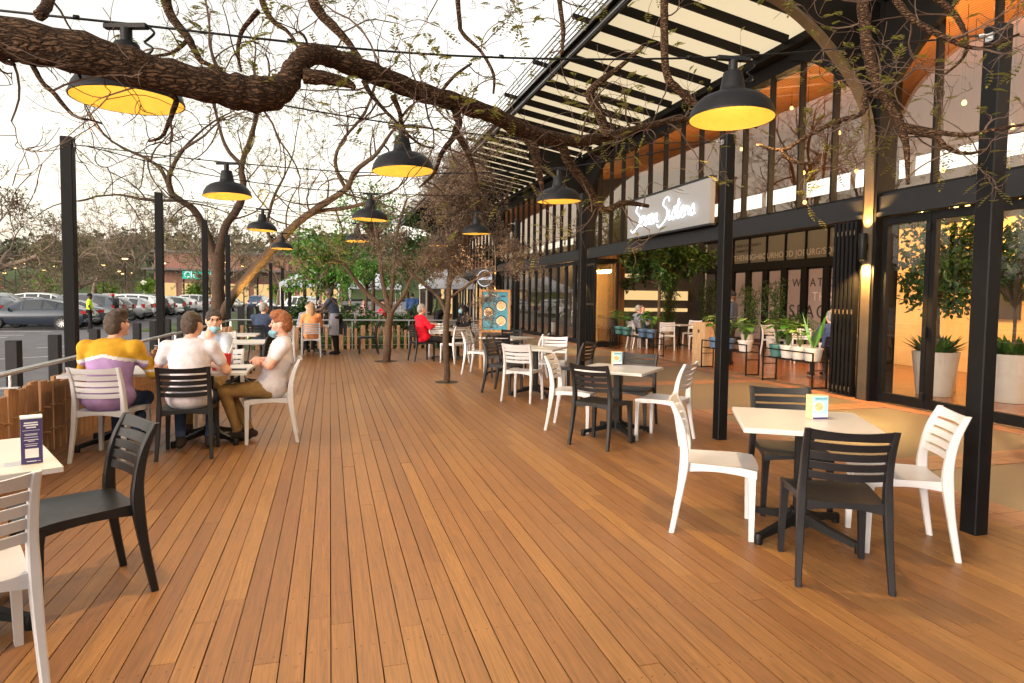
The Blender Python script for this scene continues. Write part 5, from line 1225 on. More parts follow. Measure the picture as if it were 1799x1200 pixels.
# ================================================================== car park: cars, lamps, mall
def car_proto(kind, paint, lab, g='parked cars'):
    """Lofted body from side stations; length along local +y (front), origin on the ground at the centre."""
    t = thing('parked_car', lab, 'car', (0, 0, 0), 0, g)
    # stations: y, z_sill, z_belt, z_top, half-width belt, half-width top (None = no cabin)
    if kind == 'sedan':
        ST = [(-2.35, .45, .72, .74, .70, .60), (-2.25, .33, .93, .96, .84, .70), (-1.75, .28, .98, 1.04, .90, .70), (-1.15, .26, .97, 1.30, .91, .64), (-.55, .24, .95, 1.43, .915, .62), (.25, .24, .93, 1.42, .915, .62), (.85, .24, .92, 1.18, .91, .66), (1.25, .26, .91, .97, .90, .72), (1.95, .28, .82, .85, .87, .68), (2.30, .34, .70, .72, .78, .58), (2.40, .45, .58, .60, .62, .45)]
        cab = (2, 7); wb = 1.38
    elif kind == 'suv':
        ST = [(-2.25, .50, .85, .88, .74, .62), (-2.18, .38, 1.05, 1.25, .88, .68), (-1.85, .32, 1.08, 1.60, .92, .68), (-1.2, .30, 1.06, 1.70, .93, .69), (-.4, .30, 1.04, 1.72, .93, .69), (.35, .30, 1.02, 1.66, .93, .68), (.90, .30, 1.02, 1.32, .92, .70), (1.22, .30, 1.02, 1.07, .92, .74), (1.85, .34, .95, .98, .90, .70), (2.18, .38, .80, .83, .82, .62), (2.27, .50, .66, .68, .68, .5)]
        cab = (1, 7); wb = 1.33
    else:
        ST = [(-1.95, .48, .78, .82, .70, .60), (-1.90, .36, .95, 1.15, .82, .62), (-1.60, .30, .98, 1.42, .85, .60), (-1.0, .28, .96, 1.50, .86, .60), (-.3, .27, .94, 1.50, .86, .60), (.35, .27, .92, 1.42, .86, .60), (.85, .27, .92, 1.12, .86, .64), (1.10, .28, .92, .96, .85, .68), (1.6, .30, .82, .85, .83, .64), (1.88, .36, .68, .70, .74, .56), (1.96, .48, .58, .6, .6, .45)]
        cab = (1, 7); wb = 1.22
    b = MB(); vs = []; fs = []
    for (y, zs, zb, zt, wb_, wt) in ST:
        half = [(wb_*.86, zs), (wb_*.97, zs+.12), (wb_, (zs+zb)/2), (wb_*.98, zb-.04), (wb_*.95, zb), (wt+(wb_*.95-wt)*.12, zt-.05*(zt-zb)-.01), (wt*.88, zt), (wt*.4, zt+.018)]
        ring = [(x, z) for x, z in half]+[(-x, z) for x, z in reversed(half)]
        vs += [(x, y, z) for x, z in ring]
    n = 16; ns = len(ST)
    for i in range(ns-1):
        for k in range(n): fs.append((i*n+k, i*n+(k+1) % n, (i+1)*n+(k+1) % n, (i+1)*n+k))
    fs += [tuple(range(n-1, -1, -1)), tuple((ns-1)*n+k for k in range(n))]
    b.add(vs, fs); b.build('body', paint, t, smooth=True, sharp=48)
    # glass: side windows, windscreen and rear window a few mm proud of the shell
    def P(i, k, o=.006):
        v = Vector(vs[i*n+k]); c = Vector((0, v.y, .9)); return v+(v-c).normalized()*o
    def lerp(a, c, t_): return a+(c-a)*t_
    for s_ in (0, 1):
        kb, kt = (4, 5) if s_ == 0 else (11, 10)
        b = MB()
        for i in range(cab[0]+(1 if kind != 'sedan' else 0), cab[1]-1):
            a, c, d, e = P(i, kb, .008), P(i+1, kb, .008), P(i+1, kt, .008), P(i, kt, .008)
            g1 = .06
            b.quad(lerp(a, c, g1), lerp(c, a, g1), lerp(lerp(c, d, .93), lerp(a, e, .93), g1), lerp(lerp(a, e, .93), lerp(c, d, .93), g1))
        b.build('window', MT['carglass'], t)
    b = MB()                       # rear window
    i0, i1 = (2, 3) if kind == 'sedan' else (1, 2)
    L_ = [P(i0, 6), P(i0, 9), P(i1, 9), P(i1, 6)] if kind == 'sedan' else None
    if kind == 'sedan': b.quad(*[q+Vector((0, -.01, .012)) for q in L_])
    else:
        y0, zb = ST[1][0], ST[1][2]; y1, zt = ST[2][0], ST[2][3]; w0, w1 = ST[1][4]*.86, ST[2][5]*.92
        b.quad((-w0, y0-.05, zb+.03), (w0, y0-.05, zb+.03), (w1, y1-.10, zt-.07), (-w1, y1-.10, zt-.07))
    b.build('rear_window', MT['carglass'], t)
    b = MB(); i0 = cab[1]-2
    y0, z0 = ST[i0][0], ST[i0][3]; y1, z1 = ST[cab[1]][0], ST[cab[1]][2]
    b.quad((-.58, y0+.06, z0-.03), (.58, y0+.06, z0-.03), (.76, y1+.03, z1+.05), (-.76, y1+.03, z1+.05)); b.build('windscreen', MT['carglass'], t)
    for s_ in (-1, 1):
        for yy in (-wb, wb):
            rr = .33 if kind == 'sedan' else (.37 if kind == 'suv' else .31); X = ST[4][4]
            b = MB(); b.lathe([(rr*.55, -.11), (rr*.94, -.11), (rr, -.07), (rr, .07), (rr*.94, .11), (rr*.62, .112)], n=20)
            o = b.build('wheel', MT['tyre'], t, smooth=True, sharp=40); o.location = (s_*(X-.085), yy, rr); o.rotation_euler = (0, R(90*s_), 0)
            b = MB(); b.lathe([(.0005, .095), (rr*.16, .10), (rr*.18, .075), (.0006, .075)], n=10)
            for k in range(10):
                a = k*.6283; b.beam((0, 0, .085), (math.cos(a)*rr*.60, math.sin(a)*rr*.60, .098), .035, .02)
            b.lathe([(rr*.56, .09), (rr*.64, .115), (rr*.66, .09)], n=20); b.build('rim', MT['rim'], o)
            b = MB(); b.lathe([(rr*1.12, 0), (rr*1.16, .012)], n=16); 
        r0 = ST[1]
        b = MB(); zl = r0[2]-.10 if kind != 'hatch' else r0[2]
        b.box((s_*(r0[4]*.86), r0[0]-.0, zl), (.28 if kind == 'sedan' else .18, .20, .14 if kind == 'sedan' else .26), Matrix.Rotation(R(-14*s_), 3, 'Z')); b.build('tail_light', MT['tail_red'], t)
        f0 = ST[-2]
        b = MB(); b.box((s_*(f0[4]*.86), f0[0]-.06, f0[2]-.06), (.30, .22, .12), Matrix.Rotation(R(22*s_), 3, 'Z')); b.build('headlight', MT['headlens'], t)
        b = MB(); b.box((s_*(ST[6][4]+.07), ST[6][0]-.05, ST[6][2]+.04), (.16, .10, .12)); b.build('mirror', paint, t)
    y0 = ST[0][0]
    b = MB(); b.box((0, y0-.02, .80 if kind != 'sedan' else .70), (.48, .03, .12)); b.build('number_plate', MT['plate'], t)
    b = MB(); b.chbox((0, y0+.06, .46), (1.55, .22, .14), .03); b.build('rear_bumper', MT['bollard'] if kind != 'sedan' else paint, t)
    yf = ST[-1][0]
    b = MB(); b.box((0, yf-.02, .50), (1.0, .06, .16)); b.build('grille', MT['bollard'], t)
    return t
PAINT = {k: mat('car_paint_'+k, c, .22, metal=m_, var=.04, coat=.7) for k, c, m_ in (('navy', (.030, .042, .062), .3), ('slate', (.12, .14, .17), .4), ('silver', (.50, .51, .53), .4), ('white', (.82, .83, .84), 0), ('black', (.022, .026, .032), .2), ('green', (.035, .085, .07), .3), ('champagne', (.42, .38, .30), .4), ('red', (.35, .02, .02), .1), ('blue', (.03, .07, .14), .3))}
protos = {}
def car(kind, col, x, y, ang, lab):
    key = (kind, col); z = -.255
    if key not in protos:
        t = car_proto(kind, PAINT[col], lab); protos[key] = t; t.location = (x, y, z); t.rotation_euler = (0, 0, R(ang-90)); return t
    return dup(protos[key], (x, y, z), R(ang-90), lab)
# first row: tails towards the aisle
row = [('sedan', 'navy', 'dark navy saloon at the left edge with a silver spoked wheel'), ('sedan', 'slate', 'slate saloon just behind the dark navy one'), ('suv', 'slate', 'blue-grey estate behind the two dark saloons'), ('hatch', 'black', 'dark hatchback with pale bumper left of the tall post'), ('hatch', 'silver', 'silver hatchback beside the person in the hi-vis vest'), ('suv', 'white', 'white sport utility car behind the hooded person'), ('suv', 'black', 'black sport utility car next to the white one'), ('sedan', 'white', 'white saloon in the middle of the first row'), ('hatch', 'green', 'dark green hatchback with a tall red tail light'), ('hatch', 'white', 'white hatchback left of the second tall post'), ('sedan', 'white', 'white saloon right of the second tall post'), ('suv', 'white', 'white sport utility car at the end of the first row')]
ys = [35.6, 38.6, 41.2, 44.0, 47.0, 50.2, 53.2, 56.2, 59.2, 62.2, 65.4, 68.6]
for (k, c, lab), y in zip(row, ys): car(k, c, -13.6+rnd.uniform(-.3, .3), y, 176+rnd.uniform(-3, 3), lab)
car('suv', 'slate', -17.4, 37.2, 176, 'tall grey estate whose roof rises behind the navy saloon')
car('sedan', 'champagne', -10.3, 74, 78, 'champagne saloon driving up the aisle near the forked tree')
car('suv', 'blue', -8.3, 84, 80, 'dark blue car behind the champagne saloon')
for i, (k, c, x, y) in enumerate((('sedan', 'silver', -26, 72), ('hatch', 'white', -24, 75), ('suv', 'white', -22, 78), ('hatch', 'red', -33, 70), ('sedan', 'red', -31.5, 74), ('suv', 'silver', -21, 81), ('sedan', 'white', -19.5, 84), ('hatch', 'silver', -18, 87), ('suv', 'white', -16.5, 90), ('hatch', 'blue', -29, 66))):
    car(k, c, x, y, 12+rnd.uniform(-6, 6), ['far silver saloon just right of the tallest post', 'far white hatchback in the back row', 'far white sport utility car in the back row under the young tree', 'red hatchback far left by the red sign', 'red saloon far left beside the red hatchback', 'far silver sport utility car below the round road sign', 'far white saloon left of the wide bare tree', 'far silver hatchback right of the wide bare tree', 'far white sport utility car at the end of the back row', 'far blue hatchback by the fresh green young tree'][i])
for i, (k, c, x, y) in enumerate((('sedan', 'silver', -4.6, 70), ('suv', 'white', -2.3, 52), ('hatch', 'white', -6.0, 76), ('sedan', 'black', -3.6, 78))):
    car(k, c, x, y, 100+20*i, ['silver saloon parked in front of the lit mall shops', 'white sport utility car behind the dark slatted screen', 'white hatchback near the lit mall shops', 'black saloon near the lit mall shops'][i])
mid = [('sedan', 'white'), ('hatch', 'silver'), ('suv', 'silver'), ('sedan', 'silver'), ('suv', 'white'), ('hatch', 'white'), ('sedan', 'white'), ('suv', 'silver'), ('hatch', 'white'), ('sedan', 'silver')]
ML = ['white saloon nose to nose with the navy one', 'silver hatchback behind the slate estate', 'silver sport utility car behind the dark hatchback', 'silver saloon behind the silver hatchback', 'white sport utility car behind the hooded person, second row', 'white hatchback behind the white saloon of the first row', 'white saloon in the second row left of the second tall post', 'silver sport utility car in the second row by the second tall post', 'white hatchback in the second row right of the second tall post', 'silver saloon at the far end of the second row']
for i, (k, c) in enumerate(mid): car(k, c, -19.3+rnd.uniform(-.3, .3), 40.5+i*3.1, 4+rnd.uniform(-3, 3), ML[i])
# street lamps
SL = [(-51.2, 83, 4.9, 'first'), (-46.5, 92, 4.9, ''), (-46, 78, 4.2, ''), (-43, 95, 4.4, '')]
def street_lamp_proto():
    t = thing('street_lamp', 'x', 'street lamp', (0, 0, 0), 0, 'yellow street lamps of the car park')
    b = MB(); b.tube([(0, 0, 0), (0, 0, 4.9)], [.07, .04], 8); b.build('pole', MT['post'], t)
    b = MB(); b.beam((-.55, 0, 4.95), (.55, 0, 4.95), .12, .07); b.build('head', MT['post'], t)
    b = MB(); b.lathe([(.0005, 4.78), (.22, 4.82), (.24, 4.90), (.0005, 4.91)], n=12); b.build('lens', MT['carlamp_y'], t)
    return t
sp = street_lamp_proto(); first = True
LPOS = STREET
for i, (x, y) in enumerate(LPOS):
    lab = 'lit street lamp '+STREETLAB[i]
    if first: sp.location = (x, y, -.26); sp['label'] = lab; first = False
    else: dup(sp, (x, y, -.26), R(rnd.uniform(-40, 40)), lab)
# mall across the car park
mb_ = thing('shopping_mall', 'long brown brick mall with lit shopfronts and a green sign across the car park', 'building', (-14, 118, -.26))
b = MB(); b.bbox((-14, 0, 0), (16, 20, 8.6)); b.build('wall', MT['brick_red'], mb_)
b = MB(); b.bbox((-14.4, -.4, 8.61), (16.4, 20.4, 9.0)); b.build('roof', MT['roof_grey'], mb_)
b = MB(); b.bbox((-15, -4, 5.6), (16, -.01, 5.9)); b.build('awning', MT['roof_grey'], mb_)
for k in range(8):
    b = MB(); x = -13.6+k*3.75; yy = -.06 if x > -14 else 5.9
    b.bbox((x, yy-.05, .3), (x+2.9, yy, 3.6)); b.build('shop_window', MT['lit_shop'], mb_)
b = MB()
for k in range(6): b.bbox((-14.5+k*5.6, -3.9, 0), (-14.3+k*5.6, -3.7, 5.6))
b.build('awning_columns', MT['post'], mb_)
b = MB(); b.bbox((-8.9, -4.3, 4.25), (-2.6, -4.12, 5.45)); b.build('sign_board', MT['teal_sign'], mb_)
text_mesh('sign_lettering', 'Checkers', 1.35, MT['sign_text'], mb_, (-8.7, -4.32, 4.48), (R(90), 0, 0), .01, 1.02)
# gazebos with pale roofs beyond the green tree
def gazebo(loc, lab, s=3.0):
    t = thing('gazebo', lab, 'gazebo', loc, 0, 'pale pop-up gazebos beyond the terrace')
    b = MB(); h = s/2; b.add([(-h, -h, 2.2), (h, -h, 2.2), (h, h, 2.2), (-h, h, 2.2), (0, 0, 3.05), (-h, -h, 1.98), (h, -h, 1.98), (h, h, 1.98), (-h, h, 1.98)], [(0, 1, 4), (1, 2, 4), (2, 3, 4), (3, 0, 4), (5, 6, 1, 0), (6, 7, 2, 1), (7, 8, 3, 2), (8, 5, 0, 3)]); b.build('roof', MT['tent'], t)
    for sx in (-1, 1):
        for sy in (-1, 1):
            b = MB(); b.tube([(sx*h*.96, sy*h*.96, 0), (sx*h*.96, sy*h*.96, 2.2)], .03, 6); b.build('leg', MT['galv'], t)
gazebo((-1.0, 36, -.05), 'pale blue gazebo left of the green tree'); gazebo((2.6, 40, -.05), 'pale gazebo behind the first young tree'); gazebo((6.0, 34, -.02), 'pale gazebo near the glowing disc sign', 2.6)
# road sign and red board in the car park
t = thing('road_sign', 'small round white road sign on a pole among the parked cars', 'sign', (-22, 88, -.26)); b = MB(); b.tube([(0, 0, 0), (0, 0, 2.9)], .05, 6); b.build('pole', MT['galv'], t)
b = MB(); b.lathe([(.0005, 0), (.42, 0), (.42, .04), (.0005, .04)], n=18); o = b.build('disc', MT['paper'], t); o.location = (0, -.06, 3.0); o.rotation_euler = (R(90), 0, 0)
t = thing('advertising_board', 'red board on two legs far left among the cars', 'sign', (-33.5, 78, -.26)); b = MB(); b.box((0, 0, 2.6), (1.5, .1, 1.3)); b.build('board', MT['tail_red'], t); b = MB(); b.tube([(-.6, 0, 0), (-.6, 0, 2)], .05, 6); b.tube([(.6, 0, 0), (.6, 0, 2)], .05, 6); b.build('legs', MT['galv'], t)
# ================================================================== inside the hall
def planter_stand(a, c, lab, h=.62):
    t = thing('planter_stand', lab, 'plant stand', (a[0], a[1], 0), 0, 'black wire plant stands along the open shopfront'); a = Vector(a); c = Vector(c); v = c-a; b = MB(); w_ = Vector((.30, 0))
    def P(s, o, z): q = v*s+w_*o; return (q.x, q.y, z)
    for s in (0, 1):
        for o in (0, 1): b.beam(P(s, o, 0), P(s, o, h), .022, .022)
        b.beam(P(s, 0, .02), P(s, 1, .02), .022, .022); b.beam(P(s, 0, .32), P(s, 1, .32), .016, .016)
    for o in (0, 1):
        b.beam(P(0, o, h), P(1, o, h), .022, .022); b.beam(P(0, o, h-.16), P(1, o, h-.16), .022, .022)
    for k in range(7): b.beam(P((k+.5)/7, 0, h-.155), P((k+.5)/7, 1, h-.155), .02, .012)
    b.build('frame', MT['post'], t)
planter_stand((8.25, 15.2), (8.25, 17.9), 'black wire plant stand left of the crate column, holding teal and blue pots')
planter_stand((8.05, 11.0), (8.05, 12.6), 'black wire plant stand just right of the second post')
planter_stand((7.95, 9.05), (7.95, 10.35), 'black wire plant stand beside the folded doors')
def pot_plant(x, y, z, m, lab, seed, lf_mat='leaf_dark', h=.46, r=.14, tall=0):
    rd = random.Random(seed); t = thing('pot_plant', lab, 'pot plant', (x, y, z), 0, 'potted plants on the wire stands')
    b = MB(); b.lathe([(.0005, 0), (r*.78, 0), (r, .20), (r*1.04, .20), (r*1.04, .225), (r*.94, .225), (r*.9, .19), (.0005, .19)], n=18); b.build('pot', MT[m], t, smooth=True, sharp=40)
    b = MB(); st = MB()
    for k in range(16 if not tall else 9):
        a = rd.uniform(0, 6.28); out = rd.uniform(.05, .24) if not tall else rd.uniform(0, .1); hh = h*rd.uniform(.5, 1.1)
        e = Vector((math.cos(a)*out, math.sin(a)*out, .2+hh)); st.tube([(0, 0, .19), (e.x*.4, e.y*.4, .2+hh*.7), tuple(e)], .004, 4)
        d = Vector((math.cos(a), math.sin(a), rd.uniform(-.6, .3))) if not tall else Vector((math.cos(a)*.3, math.sin(a)*.3, 1))
        s = rd.uniform(.13, .22)
        x_ = d.normalized().cross(Vector((0, 0, 1))).normalized()
        if tall: b.leaf((e.x*.3, e.y*.3, .2), d, (-math.sin(a), math.cos(a), 0), h*1.5*rd.uniform(.6, 1.1), .05)
        else:
            d.normalize(); n_ = x_.cross(d)
            vs = [e-d*s*.15, e+x_*s*.42+n_*.01, e+x_*s*.40+d*s*.45, e+d*s*1.05-n_*.02, e-x_*s*.40+d*s*.45, e-x_*s*.42+n_*.01]
            b.add([tuple(q) for q in vs], [(0, 1, 2, 3), (0, 3, 4, 5)])
    if st.f: st.build('stem', MT['leaf_dark'], t)
    b.build('foliage', MT[lf_mat], t)
pp = [(8.40, 17.6, 'pot_teal'), (8.40, 17.1, 'pot_teal'), (8.40, 16.1, 'pot_blue'), (8.40, 15.6, 'pot_blue'), (8.20, 12.3, 'pot_blue'), (8.20, 11.85, 'pot_blue'), (8.20, 11.25, 'pot_white'), (8.10, 10.15, 'pot_teal'), (8.10, 9.85, 'pot_white'), (8.10, 9.55, 'pot_white'), (8.10, 9.22, 'pot_white')]
pn = ['leftmost teal pot plant on the left wire stand', 'second teal pot plant on the left wire stand', 'blue pot plant in front of the two seated people in the hall', 'larger blue pot plant at the right end of the left stand', 'blue pot plant just right of the second post', 'second blue pot plant right of the second post', 'white pot plant at the end of the middle wire stand', 'teal pot plant on the stand by the folded doors', 'white pot plant next to the teal one on the right stand', 'third plant in a white pot on the right stand', 'white pot with upright pointed leaves beside the folded doors']
for i, (x, y, m) in enumerate(pp): pot_plant(x, y, .475, m, pn[i], 60+i, 'leaf_green', .46 if i < 10 else .44, .145 if i != 10 else .16, i == 10)
b = MB(); b.chbox((0, 0, .50), (.50, .52, 1.0), .006)
t = thing('crate_column', 'tall pale slatted crate column with a stencilled mark at the open shopfront', 'crate', (8.45, 12.95, 0)); b.build('core', MT['crate'], t); b = MB()
for k in range(8):
    for s_ in (0, 1): b.box((-.262 if s_ == 0 else 0, 0 if s_ == 0 else -.272, .065+k*.124), (.018 if s_ == 0 else .50, .52 if s_ == 0 else .018, .112))
b.build('slats', MT['crate'], t)
b = MB(); b.lathe([(.0005, 0), (.045, 0)], n=12); o = b.build('stencil', MT['dark_wall'], t); o.location = (-.275, 0, .8); o.rotation_euler = (0, R(-90), 0)
# big planters behind the right-hand doors
def tub(x, y, lab, seed, r=.34, h=.72, hh=2.2):
    t = thing('tub_tree', lab, 'potted tree', (x, y, 0), 0, 'trees in tall white tubs inside the glass doors')
    b = MB(); b.lathe([(.0005, 0), (r*.74, 0), (r, h), (r*.94, h), (r*.9, h-.06), (.0005, h-.06)], n=28); b.build('tub', MT['pot_white'], t, smooth=True, sharp=40)
    rd = random.Random(seed); b = MB(); lf = MB()
    b.tube(smoothpts([(0, 0, h-.08), (.05, .02, 1.2), (-.03, 0, 1.9)], 4), [.03, .028, .026, .025, .024, .023, .022, .02, .018], 7)
    for k in range(60):
        v = rvec(rd)*rd.uniform(.3, 1); c = Vector((v.x*.85, v.y*.85, hh+v.z*.78)); 
        if k % 3 == 0: b.tube([(0, 0, 1.45), tuple(c*.5+Vector((0, 0, .85))), tuple(c)], [.014, .010, .005], 5)
        for j in range(44): lf.leaf(c+rvec(rd)*.22, rvec(rd)+Vector((0, 0, -.5)), rvec(rd), rd.uniform(.09, .16), rd.uniform(.04, .065))
    for k in range(46):
        a = rd.uniform(0, 6.28); lf.leaf((math.cos(a)*.12, math.sin(a)*.12, h-.06), (math.cos(a), math.sin(a), rd.uniform(.4, 1.6)), (0, 0, 1), rd.uniform(.25, .45), .12)
    b.build('trunk', MT['bark_grey'], t, smooth=True); lf.build('crown', MT['leaf_indoor'], t)
tub(9.55, 8.12, 'leafy tree in a white tub behind the first glass door leaf', 71); tub(10.1, 7.30, 'leafy tree in a white tub seen right of the nearest post', 72, .30, .74, 2.25)
b = MB(); b.lathe([(.0005, 0), (.19, 0), (.19, .70), (.17, .72), (.0005, .72)], n=20); o = b.build('steel_bin', MT['stainless'], smooth=True, sharp=40); o.location = (10.25, 8.55, 0); tag(o, 'brushed steel bin beside the white tub behind the glass', 'bin')
# indoor trees and bamboo
leafy('hall_tree', 'large dark indoor tree with a pale forked trunk in the open hall', (10.1, 18.3, 0), 2.4, (0, 0, 2.75, 1.9, 1.9, .95), 4200, .17, MT['leaf_indoor'], .07, seed=81, cl=60)
def bamboo(x, y, h, lab, seed):
    rd = random.Random(seed); t = thing('bamboo_clump', lab, 'plant', (x, y, 0), 0, 'slender indoor plants in the hall'); b = MB(); lf = MB()
    b.lathe([(.0005, 0), (.18, 0), (.22, .42), (.0005, .40)], n=16); b.build('pot', MT['pot_white'], t); b = MB()
    for k in range(6):
        a = rd.uniform(0, 6.28); e = Vector((math.cos(a)*.25, math.sin(a)*.25, h*rd.uniform(.8, 1))); b.tube([(0, 0, .4), tuple(e*.5+Vector((0, 0, .2))), tuple(e)], [.014, .012, .006], 5)
        for j in range(80):
            s = rd.uniform(.35, 1.05); p = e*s+rvec(rd)*.16; lf.leaf(p, rvec(rd)+Vector((0, 0, -.9)), rvec(rd), rd.uniform(.15, .28), .03)
    b.build('stem', MT['bark_grey'], t); lf.build('foliage', MT['leaf_indoor'], t)
for i, (x, y, h, lab) in enumerate(((13.2, 19.3, 2.2, 'bamboo clump behind the standing man in the hall'), (13.2, 18.0, 2.0, 'bamboo clump in front of the pale hoarding, left of the lettering'), (13.4, 17.0, 2.3, 'palm-like plant in front of the hoarding beside the lettering'), (12.2, 21.5, 2.3, 'slender plant behind the pale forked indoor tree'), (13.0, 22.8, 2.3, 'slender plant deep in the hall right of the indoor tree'), (14.2, 22.0, 2.4, 'dark slender plant at the right of the open bay'), (13.6, 16.2, 1.2, 'low leafy plant under the lettering'), (14.4, 15.2, 1.1, 'low leafy plant right of the lettering'), (10.6, 25, 2.2, 'slender plant behind the closed folding doors'), (9.6, 22.3, 2.0, 'plant inside the closed folding doors'), (9.8, 27.5, 2.1, 'leafy plant at the far end of the closed folding doors'))): bamboo(x, y, h, lab, 90+i)
# hall furniture
for i, (x, y, a, lab) in enumerate(((10.6, 17.9, 20, 'white cafe table under the indoor tree'), (12.1, 14.5, 10, 'white cafe table behind the wire stands in the hall'), (11.6, 12.3, 30, 'white cafe table deep in the hall by the lettering'), (11.8, 6.9, 15, 'cafe table in the yellow room behind the glass'), (12.2, 5.2, 40, 'second cafe table in the yellow room'))): dup(TP, (x, y, 0), R(a), lab)
for i, (k, x, y, a, lab) in enumerate((('w', 10.9, 17.2, 120, 'white chair beside the indoor tree in the hall'), ('w', 11.5, 18.6, 215, 'white chair facing the seated people in the hall'), ('w', 9.9, 17.4, 60, 'white chair behind the blue pot plants'), ('w', 9.2, 18.0, 0, 'white chair under the grey-haired person in the hall'), ('w', 9.65, 18.6, 270, 'white chair under the person in blue in the hall'), ('w', 12.0, 15.2, 270, 'white chair behind the standing man in the hall'), ('w', 12.6, 13.7, 120, 'white chair left of the plaid shirt in the hall'), ('w', 11.2, 13.1, 240, 'white chair lit orange behind the right wire stand'), ('b', 9.4, 10.25, 75, 'charcoal chair under the person in the plaid shirt'), ('b', 11.9, 7.7, 260, 'charcoal chair in the yellow room'), ('b', 11.1, 6.6, 20, 'charcoal chair behind the second tub'), ('b', 12.6, 6.0, 120, 'charcoal chair by the yellow wall'))): chair(k, x, y, a, lab, -.004)
# string bulbs
for i, (x, y, z) in enumerate([(10, 14.12, 5.34), (10.5, 12.94, 6.08), (10, 11.87, 4.34), (11, 11.97, 5.31), (9.6, 11.33, 3.6), (10, 8.2, 4.8), (10.5, 8.95, 3.88), (10.5, 7.77, 4.35), (10.5, 10.91, 4.23), (11, 9.08, 3.29), (11, 8.86, 3.27), (11, 8.16, 3.18), (11, 7.95, 3.22), (10.5, 19.0, 2.35), (11.8, 22, 2.5), (9.6, 24.2, 2.6)]):
    t = thing('string_bulb', ['bulb glowing left of the large right lamp', 'bulb just left of the lit arch', 'bulb low left of the lit arch', 'bulb glowing through the arch branches', 'bulb just above the beam left of the arch', 'brightest bulb left of the nearest post', 'bulb low left of the nearest post', 'bulb at the right edge of the view', 'faint bulb close to the lit column', 'bulb of a close pair over the tub tree', 'other bulb of the close pair over the tub tree', 'bulb above the right tub tree', 'second bulb above the right tub tree', 'bulb beside the timber wall in the hall', 'bulb deep behind the indoor tree', 'bulb behind the closed folding doors'][i], 'light bulb', (x, y, z), 0, 'hanging bulbs inside the hall')
    b = MB(); b.lathe([(.0005, -.05), (.028, -.04), (.040, -.012), (.030, .02), (.014, .04)], n=12); b.build('bulb', MT['stringbulb'], t, smooth=True)
    b = MB(); b.lathe([(.016, .038), (.018, .09), (.0005, .092)], n=8); zt = 6.15+(x-8.28)*.16-z; b.tube([(0, 0, .09), (0, 0, max(.2, zt))], .004, 4); b.build('cord', MT['iron'], t)
for (x, y, z, p) in ((10.2, 8.6, 4.3, 150), (10.4, 12.6, 4.6, 40), (10.4, 16.5, 4.6, 40), (10.3, 4.5, 4.3, 130), (12.2, 10.4, 2.8, 45), (9.6, 22.5, 3.5, 20), (11.9, 7.4, 2.9, 60), (10.8, 23.5, 4.4, 35), (12.4, 13.0, 3.3, 5), (11.5, 33, 3.6, 60), (11, 42, 3.6, 60), (12.3, 4.6, 2.8, 50)): lamp('POINT', 'hall_light', (x, y, z), p, (1, .57, .21), .10)

# ================================================================== people
def surface_nets(F, o, h):
    Sg = F < 0
    nx, ny, nz = F.shape
    cs = np.zeros((nx-1, ny-1, nz-1), np.int8)
    for dx in (0, 1):
        for dy in (0, 1):
            for dz in (0, 1): cs += Sg[dx:nx-1+dx, dy:ny-1+dy, dz:nz-1+dz]
    act = (cs > 0) & (cs < 8)
    idx = -np.ones(act.shape, np.int64); idx[act] = np.arange(act.sum())
    I, J, K = np.nonzero(act)
    acc = np.zeros((len(I), 3)); cnt = np.zeros(len(I))
    cor = [(0, 0, 0), (1, 0, 0), (0, 1, 0), (1, 1, 0), (0, 0, 1), (1, 0, 1), (0, 1, 1), (1, 1, 1)]
    for a, b_ in ((0, 1), (2, 3), (4, 5), (6, 7), (0, 2), (1, 3), (4, 6), (5, 7), (0, 4), (1, 5), (2, 6), (3, 7)):
        A = cor[a]; B = cor[b_]
        fa = F[I+A[0], J+A[1], K+A[2]]; fb = F[I+B[0], J+B[1], K+B[2]]
        mk = (fa < 0) != (fb < 0); t = np.where(mk, fa/np.where(mk, fa-fb, 1), 0)
        for c in range(3): acc[:, c] += np.where(mk, A[c]+t*(B[c]-A[c]), 0)
        cnt += mk
    V = acc/cnt[:, None]+np.stack([I, J, K], 1); V = V*h+o
    Q = []
    for ax in range(3):
        sl0 = [slice(None)]*3; sl1 = [slice(None)]*3; sl0[ax] = slice(0, -1); sl1[ax] = slice(1, None)
        a = Sg[tuple(sl0)]; b_ = Sg[tuple(sl1)]
        e = np.argwhere(a != b_); u, v = [(1, 2), (2, 0), (0, 1)][ax]
        e = e[(e[:, u] > 0) & (e[:, v] > 0) & (e[:, u] < F.shape[u]-1) & (e[:, v] < F.shape[v]-1)]
        ids = []
        for du, dv in ((1, 1), (0, 1), (0, 0), (1, 0)):
            q = e.copy(); q[:, u] -= du; q[:, v] -= dv; ids.append(idx[q[:, 0], q[:, 1], q[:, 2]])
        ids = np.stack(ids, 1); fl = a[e[:, 0], e[:, 1], e[:, 2]]
        ids[~fl] = ids[~fl][:, ::-1]; Q.append(ids)
    return V, np.concatenate(Q)
def prim_d(p, P):
    if p[0] == 'c':
        a, b_, ra, rb = p[1]; ba = b_-a; pa = P-a
        t = np.clip((pa@ba)/max(1e-9, ba@ba), 0, 1)
        return np.linalg.norm(pa-t[..., None]*ba, axis=-1)-(ra+(rb-ra)*t)
    c, r, M = p[1]; q = (P-c)@M if M is not None else P-c
    k0 = np.linalg.norm(q/r, axis=-1); k1 = np.linalg.norm(q/(r*r), axis=-1)
    return k0*(k0-1)/np.maximum(k1, 1e-6)
def prim_bb(p, m):
    if p[0] == 'c':
        a, b_, ra, rb = p[1]; r = max(ra, rb)+m; return np.minimum(a, b_)-r, np.maximum(a, b_)+r
    c, r, M = p[1]; r = np.max(r)+m if M is not None else r+m; return c-r, c+r
